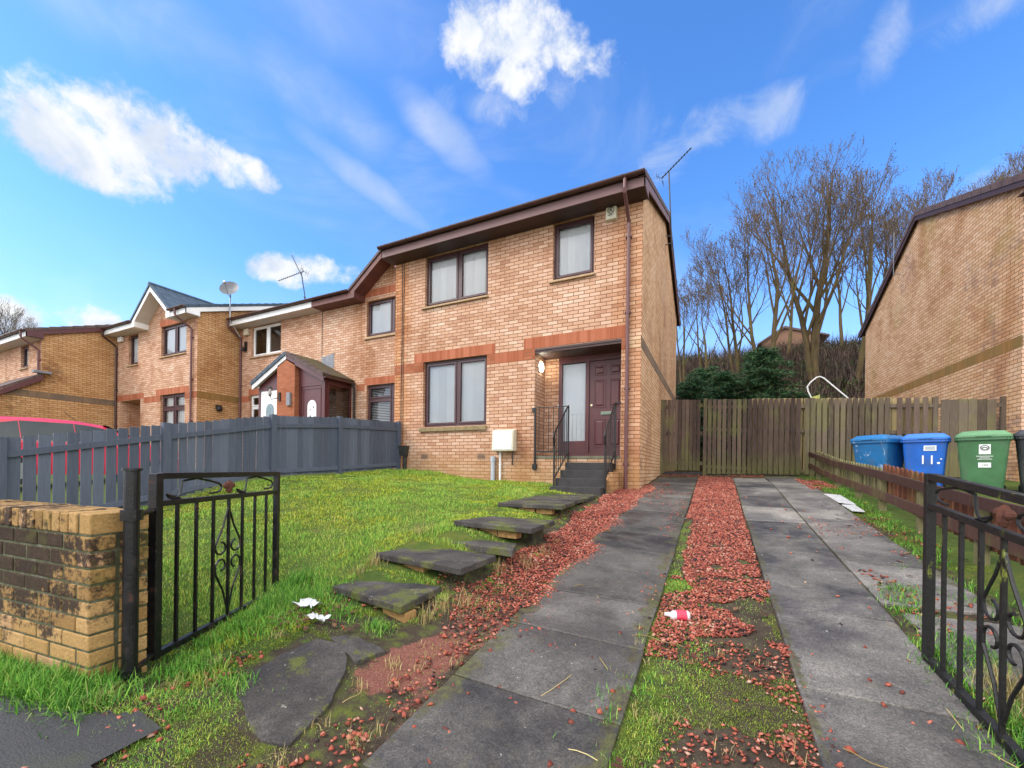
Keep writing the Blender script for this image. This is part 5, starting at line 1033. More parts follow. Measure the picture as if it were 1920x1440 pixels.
# ------------------------------------------------------------------ wheelie bins
def binmat(name, c, scuff=0.):
    t = NT(name); n = t.noise(5, 5, .6, 0, t.vec(src='obj')); c1 = t.ramp(n, [(.3, tuple(x*.8 for x in c)), (.7, tuple(x*1.15 for x in c))])
    c1 = t.mix(t.ma('MULTIPLY', t.mr(t.noise(7, 8, .72, .2, t.vec((1, 1, .4), 'obj')), .5, .7), .35), c1, (.10, .11, .09))
    if scuff: c1 = t.mix(t.ma('MULTIPLY', t.mr(t.noise(10, 8, .75, 1.2, t.vec((1, 1, .55), 'obj')), .60, .64), scuff), c1, (.55, .62, .68))
    return t.fin(c1, .42, .5)
def wheelie(label, loc, rz, body, lid):
    g = thing('wheelie_bin', label, 'bin', loc, rz, 'wheelie bins behind the low fence'); M_ = Vector
    b = MB(); z = [0.06, .88]; pr = [(.215, .20, -.02), (.275, .30, 0)]
    rings = []
    for (hw, hd, oy), zz in zip(((.205, .20, .02), (.225, .23, .01), (.27, .30, 0), (.28, .31, 0)), (.05, .25, .86, .93)):
        rr = .05; pts = []
        for cx, cy, a0 in ((hw-rr, hd-rr, 0), (-hw+rr, hd-rr, 90), (-hw+rr, -hd+rr, 180), (hw-rr, -hd+rr, 270)):
            for k in range(4): a = R(a0+k*30); pts.append((cx+rr*math.cos(a), cy+rr*math.sin(a)+oy, zz))
        rings.append(pts)
    vs = [p for r_ in rings for p in r_]; n = 16; fs = [tuple(range(n))[::-1]]
    for i in range(3):
        for k in range(n): fs.append((i*n+k, i*n+(k+1) % n, (i+1)*n+(k+1) % n, (i+1)*n+k))
    b.add(vs, fs)
    bo = part('body', b, body, g)
    rim = MB(); 
    for i in range(n): a, c = rings[3][i], rings[3][(i+1) % n]; rim.beam((a[0]*1.02, a[1]*1.02, .915), (c[0]*1.02, c[1]*1.02, .915), .03, .045)
    part('rim', rim, body, bo)
    lm = MB(); R1 = []
    for (s, zz) in ((1.05, .935), (1.05, .965), (.93, .995), (.80, 1.03), (.45, 1.045)):
        R1.append([(x*s, (y_)*s*(1.03)-.01, zz) for x, y_, _ in rings[3]])
    vs = [p for r_ in R1 for p in r_]; fs = [tuple(range(n))[::-1], tuple(range(4*n, 5*n))]
    for i in range(4):
        for k in range(n): fs.append((i*n+k, i*n+(k+1) % n, (i+1)*n+(k+1) % n, (i+1)*n+k))
    lm.add(vs, fs); lm.box((-.08, -.36, .945), (.08, -.30, .965))
    part('lid', lm, lid, g); part('handle', MB().tube([(-.24, .34, .97), (-.24, .40, .97), (.24, .40, .97), (.24, .34, .97)], .016, 8), body, g)
    for sg in (-1, 1):
        w = part('wheel', MB().tube([(sg*.20, .20, .10), (sg*.25, .20, .10)], .10, 18), simple('tyre', (.02, .02, .02), .8), g)
        part('hub', MB().tube([(sg*.252, .20, .10), (sg*.256, .20, .10)], .045, 12), M['grey_pl'], w)
    return g
def on_front(z, y0=-.23, y1=-.31, z0=.25, z1=.93): return -.005+(-.22+(-.30+.22)*(z-.25)/(.86-.25))
def decal(g, name, items, mat):
    """items: (verts2d, faces, cx, cz) laid on the sloping front face"""
    mb = MB()
    for v, f, cx, cz in items: mb.add([(cx+p[0], on_front(cz+p[1])-.002-(p[2] if len(p) > 2 else 0), cz+p[1]) for p in v], f)
    return part(name, mb, mat, g)
def rect(w, h): return [(-w/2, -h/2), (w/2, -h/2), (w/2, h/2), (-w/2, h/2)], [(0, 1, 2, 3)]
b1 = wheelie('scuffed blue wheelie bin, first from the driveway gate, white marks peeling off its front', (3.95, 1.55, .99), R(-44), binmat('blue_bin_scuffed', (.012, .13, .34), .6), binmat('blue_lid', (.015, .15, .38)))
b2 = wheelie('bright blue wheelie bin with white number 11 on its front', (4.50, 1.33, .98), R(-19), binmat('bright_blue_bin', (.014, .115, .50)), binmat('bright_blue_lid', (.03, .17, .62)))
b3 = wheelie('green wheelie bin with two white stickers, between blue and black bins', (5.06, .98, .98), R(-22), binmat('green_bin', (.055, .155, .065)), binmat('green_lid', (.11, .26, .12)))
b4 = wheelie('black wheelie bin at the right edge beside the green bin', (5.70, .92, .99), R(-27), binmat('black_bin', (.022, .023, .030)), binmat('black_lid', (.03, .032, .045)))
wpaint = simple('white_paint', (.8, .8, .8), .6, .1, 40)
v, f = text_mb('11', .21); dots = [rect(.02, .02)+(.19, .61), rect(.035, .03)+(.16, .545)]
decal(b2, 'number', [(v, f, .03, .59)]+dots, wpaint)
fr2 = MB(); z_ = .79
v, f = rect(.15, .085); decal(b2, 'label_frame', [(v, f, .06, z_)], wpaint); v, f = rect(.115, .055); mbx = MB(); mbx.add([(.06+p[0], on_front(z_+p[1])-.005, z_+p[1]) for p in v], f); part('label', mbx, M['grey_pl'], b2)
v, f = rect(.12, .15); decal(b3, 'sticker', [(v, f, .02, .75)], wpaint)
ar = MB(); 
ar.tube([(.02+.042*math.cos(a), on_front(.77)-.006, .775+.034*math.sin(a)) for a in np.linspace(0, 2*math.pi, 21)[:-1]], .006, 5, closed=True); ar.tube([(.02+.024*math.cos(a), on_front(.76)-.006, .762+.02*math.sin(a)) for a in np.linspace(0, math.pi, 9)], .006, 5)
part('emblem', ar, simple('dark_print', (.03, .05, .04), .6), b3)
decal(b3, 'lettering', [rect(.17, .008)+(.02, .645), rect(.10, .006)+(.02, .62), rect(.15, .007)+(.02, .60)], wpaint)
v, f = rect(.13, .075); decal(b3, 'sticker', [(v, f, .02, .51)], wpaint); v, f = text_mb('150', .045); mbx = MB(); mbx.add([(.02+p[0], on_front(.51)-.006, .51+p[1]) for p in v], f); part('number', mbx, simple('grey_print', (.25, .25, .25), .6), b3)
mbx = MB().box((-.08, -.12, 1.0465), (.08, -.02, 1.0485)); part('sticker', mbx, wpaint, b3)

# ------------------------------------------------------------------ red hatchback behind the grey fence
def car():
    g = thing('parked_car', 'red hatchback parked behind the grey board fence, only its roof and side glass clear', 'car', (-12.85, -3.5, .86)); XC, YR0, Z0, HW = -12.85, -5.62, .86, .86
    prof = [(0, .55, .60), (.06, .90, .95), (.12, .92, 1.05), (.35, .93, 1.40), (.60, .93, 1.455), (1.2, .93, 1.49), (1.8, .92, 1.48), (2.25, .91, 1.42), (2.60, .91, 1.26), (3.15, .90, .985), (3.6, .86, .89), (3.95, .72, .76), (4.05, .50, .52)]
    vs = []; ringn = 0
    for (l, belt, top) in prof:
        w = HW*(1 if .3 < l < 3.5 else (.93 if .05 < l < 3.9 else .80)); gh = max(top-belt, 0); wt = w-.02-gh*.42
        r_ = [(w*.96, .22), (w, .45), (w, belt-.02), (w-.012, belt), (wt+.02, top-.07 if gh > .15 else top-.005), (wt-.08, top-.008), (wt*.5, top+.012 if gh > .1 else top)]
        full = [(x, z) for x, z in r_]+[(-x, z) for x, z in r_[::-1]]; ringn = len(full); vs += [(XC+x, YR0+l, Z0+z) for x, z in full]
    fs = []; m = len(prof)
    for i in range(m-1):
        for k in range(ringn): j = (k+1) % ringn; fs.append((i*ringn+k, (i+1)*ringn+k, (i+1)*ringn+j, i*ringn+j))
    fs += [tuple(range(ringn)), tuple(range((m-1)*ringn, m*ringn))[::-1]]
    b = MB(); b.add(vs, fs); t = NT('red_car_paint'); t.put(t.b, 'Coat Weight', .8); pm = t.fin((.68, .018, .06), .3, .5); part('body', b, pm, g, smooth=False, bevel=.015)
    gm = simple('car_glass', (.025, .035, .038), .05, .2, 2, spec=.6)
    def gx(l, z, sg): 
        belt = np.interp(l, [p[0] for p in prof], [p[1] for p in prof]); top = np.interp(l, [p[0] for p in prof], [p[2] for p in prof]); w = HW; tt = (z-belt)/(max(top-belt, .01)); wt = w-.02-(top-belt)*.42+.02
        return XC+sg*((w-.012)+(wt-(w-.012))*min(tt/(1-.07/max(top-belt, .2)), 1)+.006)
    for sg in (1, -1):
        for (l0, l1, zt0, zt1, lb0) in ((.52, .855, 1.30, 1.38, .46), (.87, 1.72, 1.385, 1.40, .87), (1.735, 2.62, 1.40, 1.10, 1.735)):
            pts = [(lb0, .98), (l1 if l1 < 2.5 else 2.78, .98), (l1, zt1)]
            if l1 > 2.5: pts += [(2.25, 1.33), (2.0, 1.375)]
            pts += [(l0, zt0)]
            q = [(gx(l, z, sg), YR0+l, Z0+z) for l, z in pts]; mb = MB(); mb.add(q if sg > 0 else q[::-1], [tuple(range(len(q)))]); part('side_window', mb, gm, g)
        tr = MB(); tr.beam((gx(.5, .965, sg)+sg*.004, YR0+.45, Z0+.965), (gx(2.8, .965, sg)+sg*.004, YR0+2.8, Z0+.965), .012, .02); part('trim', tr, M['steel'], g)
        for l in (.78, 3.25):
            w = part('wheel', MB().tube([(XC+sg*.70, YR0+l, Z0+.30), (XC+sg*.87, YR0+l, Z0+.30)], .30, 26), simple('tyre_rubber', (.018, .018, .018), .8), g); part('rim', MB().tube([(XC+sg*.871, YR0+l, Z0+.30), (XC+sg*.88, YR0+l, Z0+.30)], .19, 18), M['steel'], w)
        part('headlight', MB().ell((XC+sg*.62, YR0+3.86, Z0+.66), (.17, .10, .09), 12, 8), M['whited'], g, smooth=True); part('tail_light', MB().ell((XC+sg*.74, YR0+.10, Z0+.85), (.10, .07, .13), 10, 8), simple('red_lens', (.4, .01, .01), .15), g, smooth=True)
        part('mirror', MB().ell((XC+sg*.97, YR0+2.62, Z0+1.0), (.10, .06, .07), 10, 8), pm, g, smooth=True)
    ws = MB(); ws.quad((XC-.62, YR0+2.30, Z0+1.425), (XC+.62, YR0+2.30, Z0+1.425), (XC+.74, YR0+3.08, Z0+1.035), (XC-.74, YR0+3.08, Z0+1.035)); part('windscreen', ws, gm, g)
    ws = MB(); ws.quad((XC+.62, YR0+.30, Z0+1.38), (XC-.62, YR0+.30, Z0+1.38), (XC-.70, YR0+.10, Z0+1.06), (XC+.70, YR0+.10, Z0+1.06)); part('rear_window', ws, gm, g)
    part('antenna', MB().tube([(XC, YR0+2.0, Z0+1.49), (XC+.02, YR0+1.75, Z0+1.72)], .006, 5), M['black'], g)
car()

# ------------------------------------------------------------------ things behind the back fence
t = thing('garden_frame', 'bent white metal tube frame poking above the back fence', 'garden frame', (3.7, 4.6, 1.3))
part('tube', MB().tube([(3.46, 4.6, 3.2), (3.38, 4.6, 3.40), (3.36, 4.6, 3.52), (3.42, 4.6, 3.62), (3.55, 4.6, 3.74), (3.62, 4.6, 3.755), (3.70, 4.6, 3.71), (4.15, 4.6, 3.22), (4.5, 4.6, 2.8)], .017, 10), M['white'], t)
part('chute', MB().hexa([(3.3, 4.55, 3.0), (3.6, 4.55, 3.0), (3.6, 4.9, 3.0), (3.3, 4.9, 3.0), (3.44, 4.55, 3.24), (3.62, 4.55, 3.30), (3.62, 4.9, 3.30), (3.44, 4.9, 3.24)]), simple('faded_yellow', (.42, .42, .10), .6, .3, 8), t)
part('leg', MB().tube([(4.5, 4.6, 2.8), (4.7, 4.6, 1.2)], .022, 8).tube([(3.46, 4.6, 3.2), (3.5, 4.6, 1.2)], .022, 8), M['white'], t)

# hill
hx = np.linspace(-60, 80, 120); hy = np.linspace(6.5, 75, 70); X, Y = np.meshgrid(hx, hy)
def hillz(x, y):
    k = np.clip((y-7.5)/26, 0, 1); return 1.2+10.6*(k**.85)+.9*(fbm(x, y, .16, 9)-.5)*np.clip(k*3, 0, 1)+.012*(x-5)*0
Z = hillz(X, Y)-.35; V = np.stack([X, Y, Z], -1).reshape(-1, 3); i = np.arange(len(hx)-1)[None]+np.arange(len(hy)-1)[:, None]*len(hx)
setp(npmesh('hill', V, np.stack([i, i+1, i+1+len(hx), i+len(hx)], -1).reshape(-1, 4), M['hill'], nv=4, smooth=True), kind='structure')
# scrub of thin stems and bramble leaves on the slope
def blades_arr(n, px, py, pz, length, width, lean, jitter_dir=None, curl=.5):
    """n two-segment blades -> verts, tri faces"""
    az = rng.uniform(0, 2*np.pi, n); le = lean*rng.uniform(.2, 1.2, n); L_ = length; w = width
    dx, dy = np.cos(az), np.sin(az); sx, sy = -dy, dx
    m1 = .55; h1 = L_*m1*np.cos(le*.6); o1 = L_*m1*np.sin(le*.6); h2 = h1+L_*(1-m1)*np.cos(le*(1+curl)); o2 = o1+L_*(1-m1)*np.sin(le*(1+curl))
    V = np.empty((n, 5, 3)); 
    V[:, 0] = np.stack([px-sx*w/2, py-sy*w/2, pz], -1); V[:, 1] = np.stack([px+sx*w/2, py+sy*w/2, pz], -1)
    V[:, 2] = np.stack([px+dx*o1+sx*w*.4, py+dy*o1+sy*w*.4, pz+h1], -1); V[:, 3] = np.stack([px+dx*o1-sx*w*.4, py+dy*o1-sy*w*.4, pz+h1], -1); V[:, 4] = np.stack([px+dx*o2, py+dy*o2, pz+h2], -1)
    b = np.arange(n)[:, None]*5; Fc = np.concatenate([b+np.array([0, 1, 2]), b+np.array([0, 2, 3]), b+np.array([3, 2, 4])], 1).reshape(-1, 3)
    return V.reshape(-1, 3), Fc
n = 26000; px = rng.uniform(-4, 20, n); py = 8+26*rng.uniform(0, 1, n)**.9; pz = hillz(px, py)-.45
V, Fc = blades_arr(n, px, py, pz, rng.uniform(.5, 1.7, n), rng.uniform(.015, .035, n), .9)
setp(npmesh('scrub', V, Fc, M['scrub']), kind='stuff')
n = 30000; px = rng.uniform(-4, 20, n); py = 8+26*rng.uniform(0, 1, n); k = fbm(px, py, .35, 21) > .52; px, py = px[k], py[k]; n = len(px); pz = hillz(px, py)-.35+rng.uniform(0, .5, n)
V, Fc = blades_arr(n, px, py, pz, rng.uniform(.08, .22, n), rng.uniform(.05, .12, n), 1.4)
setp(npmesh('undergrowth', V, Fc, M['ivy']), kind='stuff')
hh = thing('brick_house', 'small distant house at the top of the slope behind the trees', 'house', (8, 44, 12))
part('wall', MB().prism([(5.6, 43, 11), (10.6, 43, 11), (10.6, 43, 15.3), (7.6, 43, 16.3), (5.6, 43, 15.2)], (0, 6, 0)), simple('far_brick', (.20, .11, .07), .9, .2, 1), hh)
part('roof', MB().prism([(5.2, 42.8, 15.0), (7.6, 42.8, 16.55), (11.4, 42.8, 15.2), (11.4, 42.8, 15.05), (7.6, 42.8, 16.3), (5.2, 42.8, 14.85)], (0, 6.5, 0)), M['tile_brown'], hh)

# ------------------------------------------------------------------ bare winter trees
def seg_mesh(S_, sides):
    """S_: array n x 8 (p0, p1, r0, r1) -> prisms"""
    n = len(S_); P0, P1, r0, r1 = S_[:, 0:3], S_[:, 3:6], S_[:, 6], S_[:, 7]; d = P1-P0; d /= np.linalg.norm(d, axis=1)[:, None]+1e-9
    a = np.where(np.abs(d[:, 2:3]) < .9, np.array([[0, 0, 1.]]), np.array([[1., 0, 0]])); x = np.cross(d, a); x /= np.linalg.norm(x, axis=1)[:, None]; y = np.cross(d, x)
    ang = 2*np.pi*np.arange(sides)/sides; V = np.empty((n, 2*sides, 3))
    for k, t in enumerate(ang):
        off = x*np.cos(t)+y*np.sin(t); V[:, k] = P0+off*r0[:, None]; V[:, sides+k] = P1+off*r1[:, None]
    b = np.arange(n)[:, None]*2*sides; q = [b+np.array([k, (k+1) % sides, sides+(k+1) % sides, sides+k]) for k in range(sides)]
    return V.reshape(-1, 3), np.stack(q, 1).reshape(-1, 4)
def tree(name, label, base, height, r0, seed, stems=1, spread=.35, leaf=.28, depth=5, first=.35, lean=(0, 0), nchild=(3, 4), wide=1.0, group='bare trees on the slope'):
    rd = random.Random(seed); segs = []; tips = []
    def grow(p, d, length, r, lev):
        steps = max(3, int(length/(.55 if lev < 2 else .30))) if lev < 4 else 3; sl = length/steps; kids = []
        r_end = r*(.50 if lev < 2 else .30)
        for i in range(steps):
            t = i/steps; wob = .045+.032*lev
            d = (d+Vector((rd.gauss(0, wob), rd.gauss(0, wob), rd.gauss(0, wob*.5)))+Vector((0, 0, .05+.025*lev))).normalized(); q = p+d*sl
            ra = r+(r_end-r)*t; rb = r+(r_end-r)*(t+1/steps); segs.append((*p, *q, ra, rb)); p = q
            if lev < depth and (t > (first if lev == 0 else .18)): kids.append((p.copy(), d.copy(), rb, t))
        if lev >= depth-1: tips.append(p.copy())
        if lev >= depth: return
        nk = rd.randint(*nchild)+(2 if lev == 0 else 0); rd.shuffle(kids)
        for (kp, kd, kr, t) in kids[:nk+2]:
            az = rd.uniform(0, 2*math.pi); o = Vector((math.cos(az), math.sin(az), 0)); o = (o-kd*o.dot(kd)).normalized(); sp = spread*(1.0+.5*rd.random()+(.25 if lev > 1 else 0))
            nd = (kd+o*sp*1.35+Vector((0, 0, .12))).normalized(); grow(kp, nd, length*(.50+.22*rd.random())*(1.12-t*.45), kr*(.62 if lev else .55), lev+1)
        grow(p, d, length*.45, r_end, lev+1) if lev < depth-1 else None
    for s in range(stems):
        a = 2*math.pi*s/max(stems, 1)+rd.random(); o = Vector((math.cos(a), math.sin(a), 0))*(.0 if stems == 1 else .09)
        grow(Vector(base)+o*r0*3-Vector((0, 0, .4)), (Vector((0, 0, 1))+o).normalized(), height*.52, r0*(1 if s == 0 else .75), 0)
    A_ = np.array(segs); b0 = np.array(base); TT = np.array([tuple(q) for q in tips]); mt = TT.mean(0)-b0; sx_ = (np.array(lean)*mt[2]-mt[:2])/mt[2]; kz = height/(np.percentile(TT[:, 2], 99.5)-b0[2])
    def fixp(P):
        z = P[:, 2]-b0[2]; P = P.copy(); P[:, :2] += sx_[None]*np.maximum(z, 0)[:, None]; P[:, 2] = b0[2]+z*kz; P[:, :2] = b0[:2]+(P[:, :2]-b0[:2])*wide; return P
    A_[:, 0:3] = fixp(A_[:, 0:3]); A_[:, 3:6] = fixp(A_[:, 3:6]); tips = [tuple(q) for q in fixp(TT)]
    big = A_[:, 6] > r0*.22
    g = thing(name, label, 'tree', base, 0, group); org = np.array(base)
    V, Fc = seg_mesh(A_[big], 8); npmesh('trunk', V-org, Fc, M['bark'], g, nv=4, smooth=True)
    sm = A_[~big]; sm[:, 6] = np.maximum(sm[:, 6], .0085); sm[:, 7] = np.maximum(sm[:, 7], .006); V, Fc = seg_mesh(sm, 3); o = npmesh('crown', V-org, Fc, M['twig'], g, nv=4)
    if leaf > 0:
        T = np.array([tuple(q) for q in tips]); T = T[rng.random(len(T)) < leaf]; k = 3; T = np.repeat(T, k, 0)+rng.normal(0, .09, (len(T)*k, 3)); n = len(T); a = rng.normal(0, 1, (n, 3)); b = rng.normal(0, 1, (n, 3)); a /= np.linalg.norm(a, axis=1)[:, None]; b /= np.linalg.norm(b, axis=1)[:, None]; s = rng.uniform(.02, .06, n)[:, None]
        V = np.stack([T-a*s, T+b*s*.5, T+a*s, T-b*s*.4], 1).reshape(-1, 3)-org; Fc = np.arange(n*4).reshape(-1, 4); npmesh('withered_leaves', V, Fc, M['treeleaf'], g, nv=4)
    return len(segs)
def hz1(x, y): return float(hillz(np.array([x]), np.array([y]))[0])-.5
SEG = 0
TR = [  # x, y, height, radius, seed, stems, spread, label
 (5.95, 18.6, 12.5, .24, 3, 2, .36, 'tallest bare tree, thick pale forked trunk rising mid gap between the houses', (-.02, 0), 1.1),
 (3.7, 16.4, 10.2, .16, 8, 2, .30, 'bare twin-stemmed tree left of the tallest tree, in front of the distant house', (-.12, 0), 1.),
 (2.4, 17.4, 9.0, .12, 12, 2, .36, 'bare bushy tree between the twin-stemmed tree and the smallest crooked tree', (-.10, 0), 1.1),
 (1.05, 15.1, 6.6, .10, 22, 2, .42, 'small crooked bare tree behind the dark conifers', (-.10, 0), 1.1),
 (-.1, 14.8, 6.8, .09, 27, 2, .40, 'slender bare tree closest to the side of the main house', (0, 0), 1.1),
 (7.7, 18.4, 10.9, .15, 131, 1, .36, 'bare tree with reddish upright stems just right of the tallest tree', (.04, 0), 1.),
 (9.3, 20.3, 9.6, .14, 145, 2, .30, 'bare multi-stemmed tree close to the edge of the right-hand house', (.04, 0), 1.),
 (5.8, 27.4, 10.4, .14, 151, 1, .36, 'thin bare tree far back behind the tallest trunk', (0, 0), 1.2),
 (9.4, 29.0, 10.0, .13, 58, 1, .36, 'thin bare tree furthest up the slope behind the reddish stems', (0, 0), 1.2),
 (13.1, 27.6, 11.6, .13, 66, 2, .32, 'bare tree whose top shows over the left slope of the right-hand roof', (0, 0), 1.),
 (17.6, 29.6, 11.4, .13, 75, 1, .26, 'bare treetop over the right-hand ridge', (0, 0), 1.),
 (19.4, 30.6, 12.8, .13, 78, 1, .24, 'bare treetop at the right edge over the right-hand roof', (0, 0), 1.)]
for (x, y, h, r, sd_, st, sp, lab, ln0, wd) in TR: SEG += tree('bare_tree', lab, (x, y, hz1(x, y)), h, r, sd_, st, sp, lean=ln0, wide=wd)
SEG += tree('bare_tree', 'bare tree beyond the far left roofs, nearer the picture edge', (-51.8, 4.9, 1), 13.4, .2, 81, 2, .34, group='bare trees beyond the far left roofs')
SEG += tree('bare_tree', 'bare tree top peeping over the far left gable', (-54.8, 7.0, 1), 13.2, .16, 92, 1, .34, group='bare trees beyond the far left roofs')
print('tree segs', SEG)
# conifers behind the fence
def conifer(label, base, h, rad, seed, nb=230):
    rd = np.random.default_rng(seed); g = thing('conifer', label, 'tree', base, 0, 'dark conifers behind the fence'); segs = [(0, 0, 0, 0, 0, h*.97, .09, .02)]; Vs = []
    for i in range(nb):
        hh_ = h*rd.uniform(.04, 1)**.9; L_ = rad*(1.0-.72*(hh_/h)**2.0)*rd.uniform(.45, 1.2); az = rd.uniform(0, 2*np.pi); n = 9; t = np.linspace(0, 1, n); rise = .32*L_*t-.38*L_*t**2
        P = np.stack([np.cos(az)*L_*t, np.sin(az)*L_*t, hh_+rise], -1)
        for k in range(0, n-1, 2): segs.append((*P[k], *P[min(k+2, n-1)], .012, .008))
        m = 120; tt = rd.uniform(.22, 1, m); C_0 = np.stack([np.interp(tt, t, P[:, j]) for j in range(3)], -1); side = rd.choice([-1, 1], m)*rd.uniform(.15, 1, m)
        fw = np.array([np.cos(az), np.sin(az), 0]); sd2 = np.array([-np.sin(az), np.cos(az), 0]); wdt = L_*.30*(1.1-tt); S0 = C_0+sd2*(side*wdt)[:, None]+rd.normal(0, .04, (m, 3)); d_ = fw*.6+sd2*(side*.7)[:, None]+rd.normal(0, .35, (m, 3))+np.array([0, 0, -.12]); d_ /= np.linalg.norm(d_, axis=1)[:, None]
        ln_ = rd.uniform(.05, .15, m)[:, None]; wv = np.cross(d_, rd.normal(0, 1, (m, 3))); wv /= np.linalg.norm(wv, axis=1)[:, None]+1e-6; wv *= ln_*.13; Vs.append(np.stack([S0-wv, S0+wv, S0+d_*ln_], 1).reshape(-1, 3))
    V, Fc = seg_mesh(np.array(segs), 4); npmesh('trunk', V, Fc, M['twig'], g, nv=4); V = np.concatenate(Vs); npmesh('crown', V, np.arange(len(V)).reshape(-1, 3), M['needle'], g)
conifer('dark green conifer nearest the side of the main house', (.45, 9.2, 1.5), 3.3, 1.5, 1)
conifer('dark green conifer second from the house, low and wide', (1.6, 9.9, 1.7), 3.4, 1.7, 2)
conifer('tallest dark green conifer with sweeping drooping sprays', (2.9, 10.3, 1.9), 4.1, 1.8, 3, 290)
conifer('low conifer at the right end of the dark evergreen clump', (3.7, 9.2, 1.6), 2.5, 1.35, 4, 150)
conifer('dark green conifer tucked behind the others in the clump', (.9, 12.2, 2.8), 3.1, 1.8, 5, 200)

# ------------------------------------------------------------------ grass
CAMX, CAMY = 1.28, -8.14
def scatter(x0, x1, y0, y1, dens_near, dens_far, mask):
    area = (x1-x0)*(y1-y0); n = int(area*dens_near); x = rng.uniform(x0, x1, n); y = rng.uniform(y0, y1, n); d = np.hypot(x-CAMX, y-CAMY); keep = rng.random(n) < np.clip(dens_near*(3.2/np.maximum(d, 3.2))**1.3, dens_far, None)/dens_near
    keep &= mask(x, y); return x[keep], y[keep], d[keep]
LIFT = .014
def surf(x, y): return Zg(x, y)+.034*(fbm(x, y, 2.5, 5)-.5)+.020*(fbm(x, y, 7, 6)-.5)
flagpolys = [(-1.28, -.33, -6.12, -5.68), (-1.22, -.31, -5.62, -5.12), (-1.11, -.2, -4.65, -4.02), (-1.3, -.4, -3.3, -1.35), (-1.02, -.22, -5.0, -4.72), (-.8, -.3, -7.1, -6.5)]
def offflags(x, y):
    k = np.ones(len(x), bool)
    for a, b, c, d in flagpolys: k &= ~((x > a) & (x < b) & (y > c) & (y < d))
    return k
x, y, d = scatter(-5.77, -.4, -7.05, -.03, 11000, 2300, lambda x, y: lawn_mask(x, y) & offflags(x, y))
n = len(x); m = fbm(x, y, 1.1, 31); hgt = rng.uniform(.011, .034, n)*(.45+1.3*sstep(fbm(x, y, 3.2, 33), .30, .70)+.25*m)*(1+.4*(y > -1.6)); w = .0023*np.maximum(d/3, 1)**.85*rng.uniform(.8, 1.4, n)
mossy = (fbm(x, y, 1.3, 41) > .50) & (rng.random(n) < .75)
for k, nm, mat, le in ((~mossy, 'lawn_grass', 'grass', .7), (mossy, 'lawn_moss', 'moss', .8)):
    V, Fc = blades_arr(k.sum(), x[k], y[k], surf(x[k], y[k])-.003, hgt[k]*(1 if nm == 'lawn_grass' else .6), w[k]*(1 if nm == 'lawn_grass' else 1.5), le); setp(npmesh(nm, V, Fc, M[mat]), kind='stuff')
# longer lush grass: foot of the wall, foot of the left gate, verge on the right, centre strip
def tufts(spots, mat, name, per=90, L0=.10, L1=.24, rad=.10, w0=.0035, lean=1.0):
    xs, ys, ls = [], [], []
    for (cx, cy, s) in spots:
        k = int(per*s); xs.append(rng.normal(cx, rad*s**.5*.6, k)); ys.append(rng.normal(cy, rad*s**.5*.6, k)); ls.append(rng.uniform(L0, L1, k)*s**.5)
    x = np.concatenate(xs); y = np.concatenate(ys); L_ = np.concatenate(ls); n = len(x)
    V, Fc = blades_arr(n, x, y, surf(x, y)-.005, L_, w0*rng.uniform(.7, 1.4, n), lean); return V, Fc
def join(lst):
    vs, fs, b = [], [], 0
    for V, Fc in lst: vs.append(V); fs.append(Fc+b); b += len(V)
    return np.concatenate(vs), np.concatenate(fs)
U = lambda a, b: rnd.uniform(a, b)
wallfoot = [(U(-3.0, -1.2), U(-7.46, -7.34), U(.5, 1.1)) for _ in range(110)]+[(U(-1.45, -1.0), U(-7.42, -7.24), U(.4, .9)) for _ in range(30)]+[(U(-1.15, -.68), U(-7.22, -6.85), U(.2, .5)) for _ in range(36)]
gatefoot = [(-1.33+t*-.52+U(.02, .24), -7.0+t*1.03+U(-.06, .12), U(.15, .45)+.5*t*t) for t in np.linspace(0, 1.05, 75)]+[(U(-1.45, -.95), U(-6.65, -6.1), U(.3, .7)) for _ in range(34)]+[(U(-1.5, -1.1), U(-6.2, -5.9), U(.4, .9)) for _ in range(14)]+[(U(-.95, -.45), U(-6.28, -6.17), U(.2, .5)) for _ in range(12)]+[(U(.74, 1.02), U(-6.9, -5.3), U(.12, .35)) for _ in range(26)]
verge = [(U(2.92, 3.2), U(-3.2, .6), U(.3, .7)) for _ in range(85)]+[(U(2.30, 2.55), U(-5.3, -4.2), U(.3, .6)) for _ in range(44)]+[(U(2.2, 2.5), U(-6.5, -5.2), U(.35, .8)) for _ in range(60)]+[(U(2.6, 3.2), U(-6.2, -3.2), U(.3, .7)) for _ in range(60)]+[(U(2.05, 2.3), U(-6.9, -6.3), U(.3, .6)) for _ in range(16)]
V, Fc = join([tufts(wallfoot+gatefoot, 0, 0, 85, .05, .15, .10), tufts(verge, 0, 0, 80, .04, .12, .10)]); setp(npmesh('long_grass', V, Fc, M['grass_lush']), kind='stuff')
fringe = [(U(.86, .97), U(-6.9, -2.2), U(.05, .2)) for _ in range(90)]+[(U(1.60, 1.68), U(-6.8, -3.0), U(.04, .14)) for _ in range(50)]+[(U(2.24, 2.30), U(-4.9, -3.9), U(.05, .2)) for _ in range(14)]+[(U(2.80, 2.95), U(-3.6, 2.0), U(.08, .3)) for _ in range(60)]+[(U(.06, .16), U(-6.9, -5.0), U(.05, .18)) for _ in range(40)]
V, Fc = tufts(fringe, 0, 0, 170, .008, .032, .07, .0024, 1.2); setp(npmesh('fringe_moss', V, Fc, M['moss2']), kind='stuff')
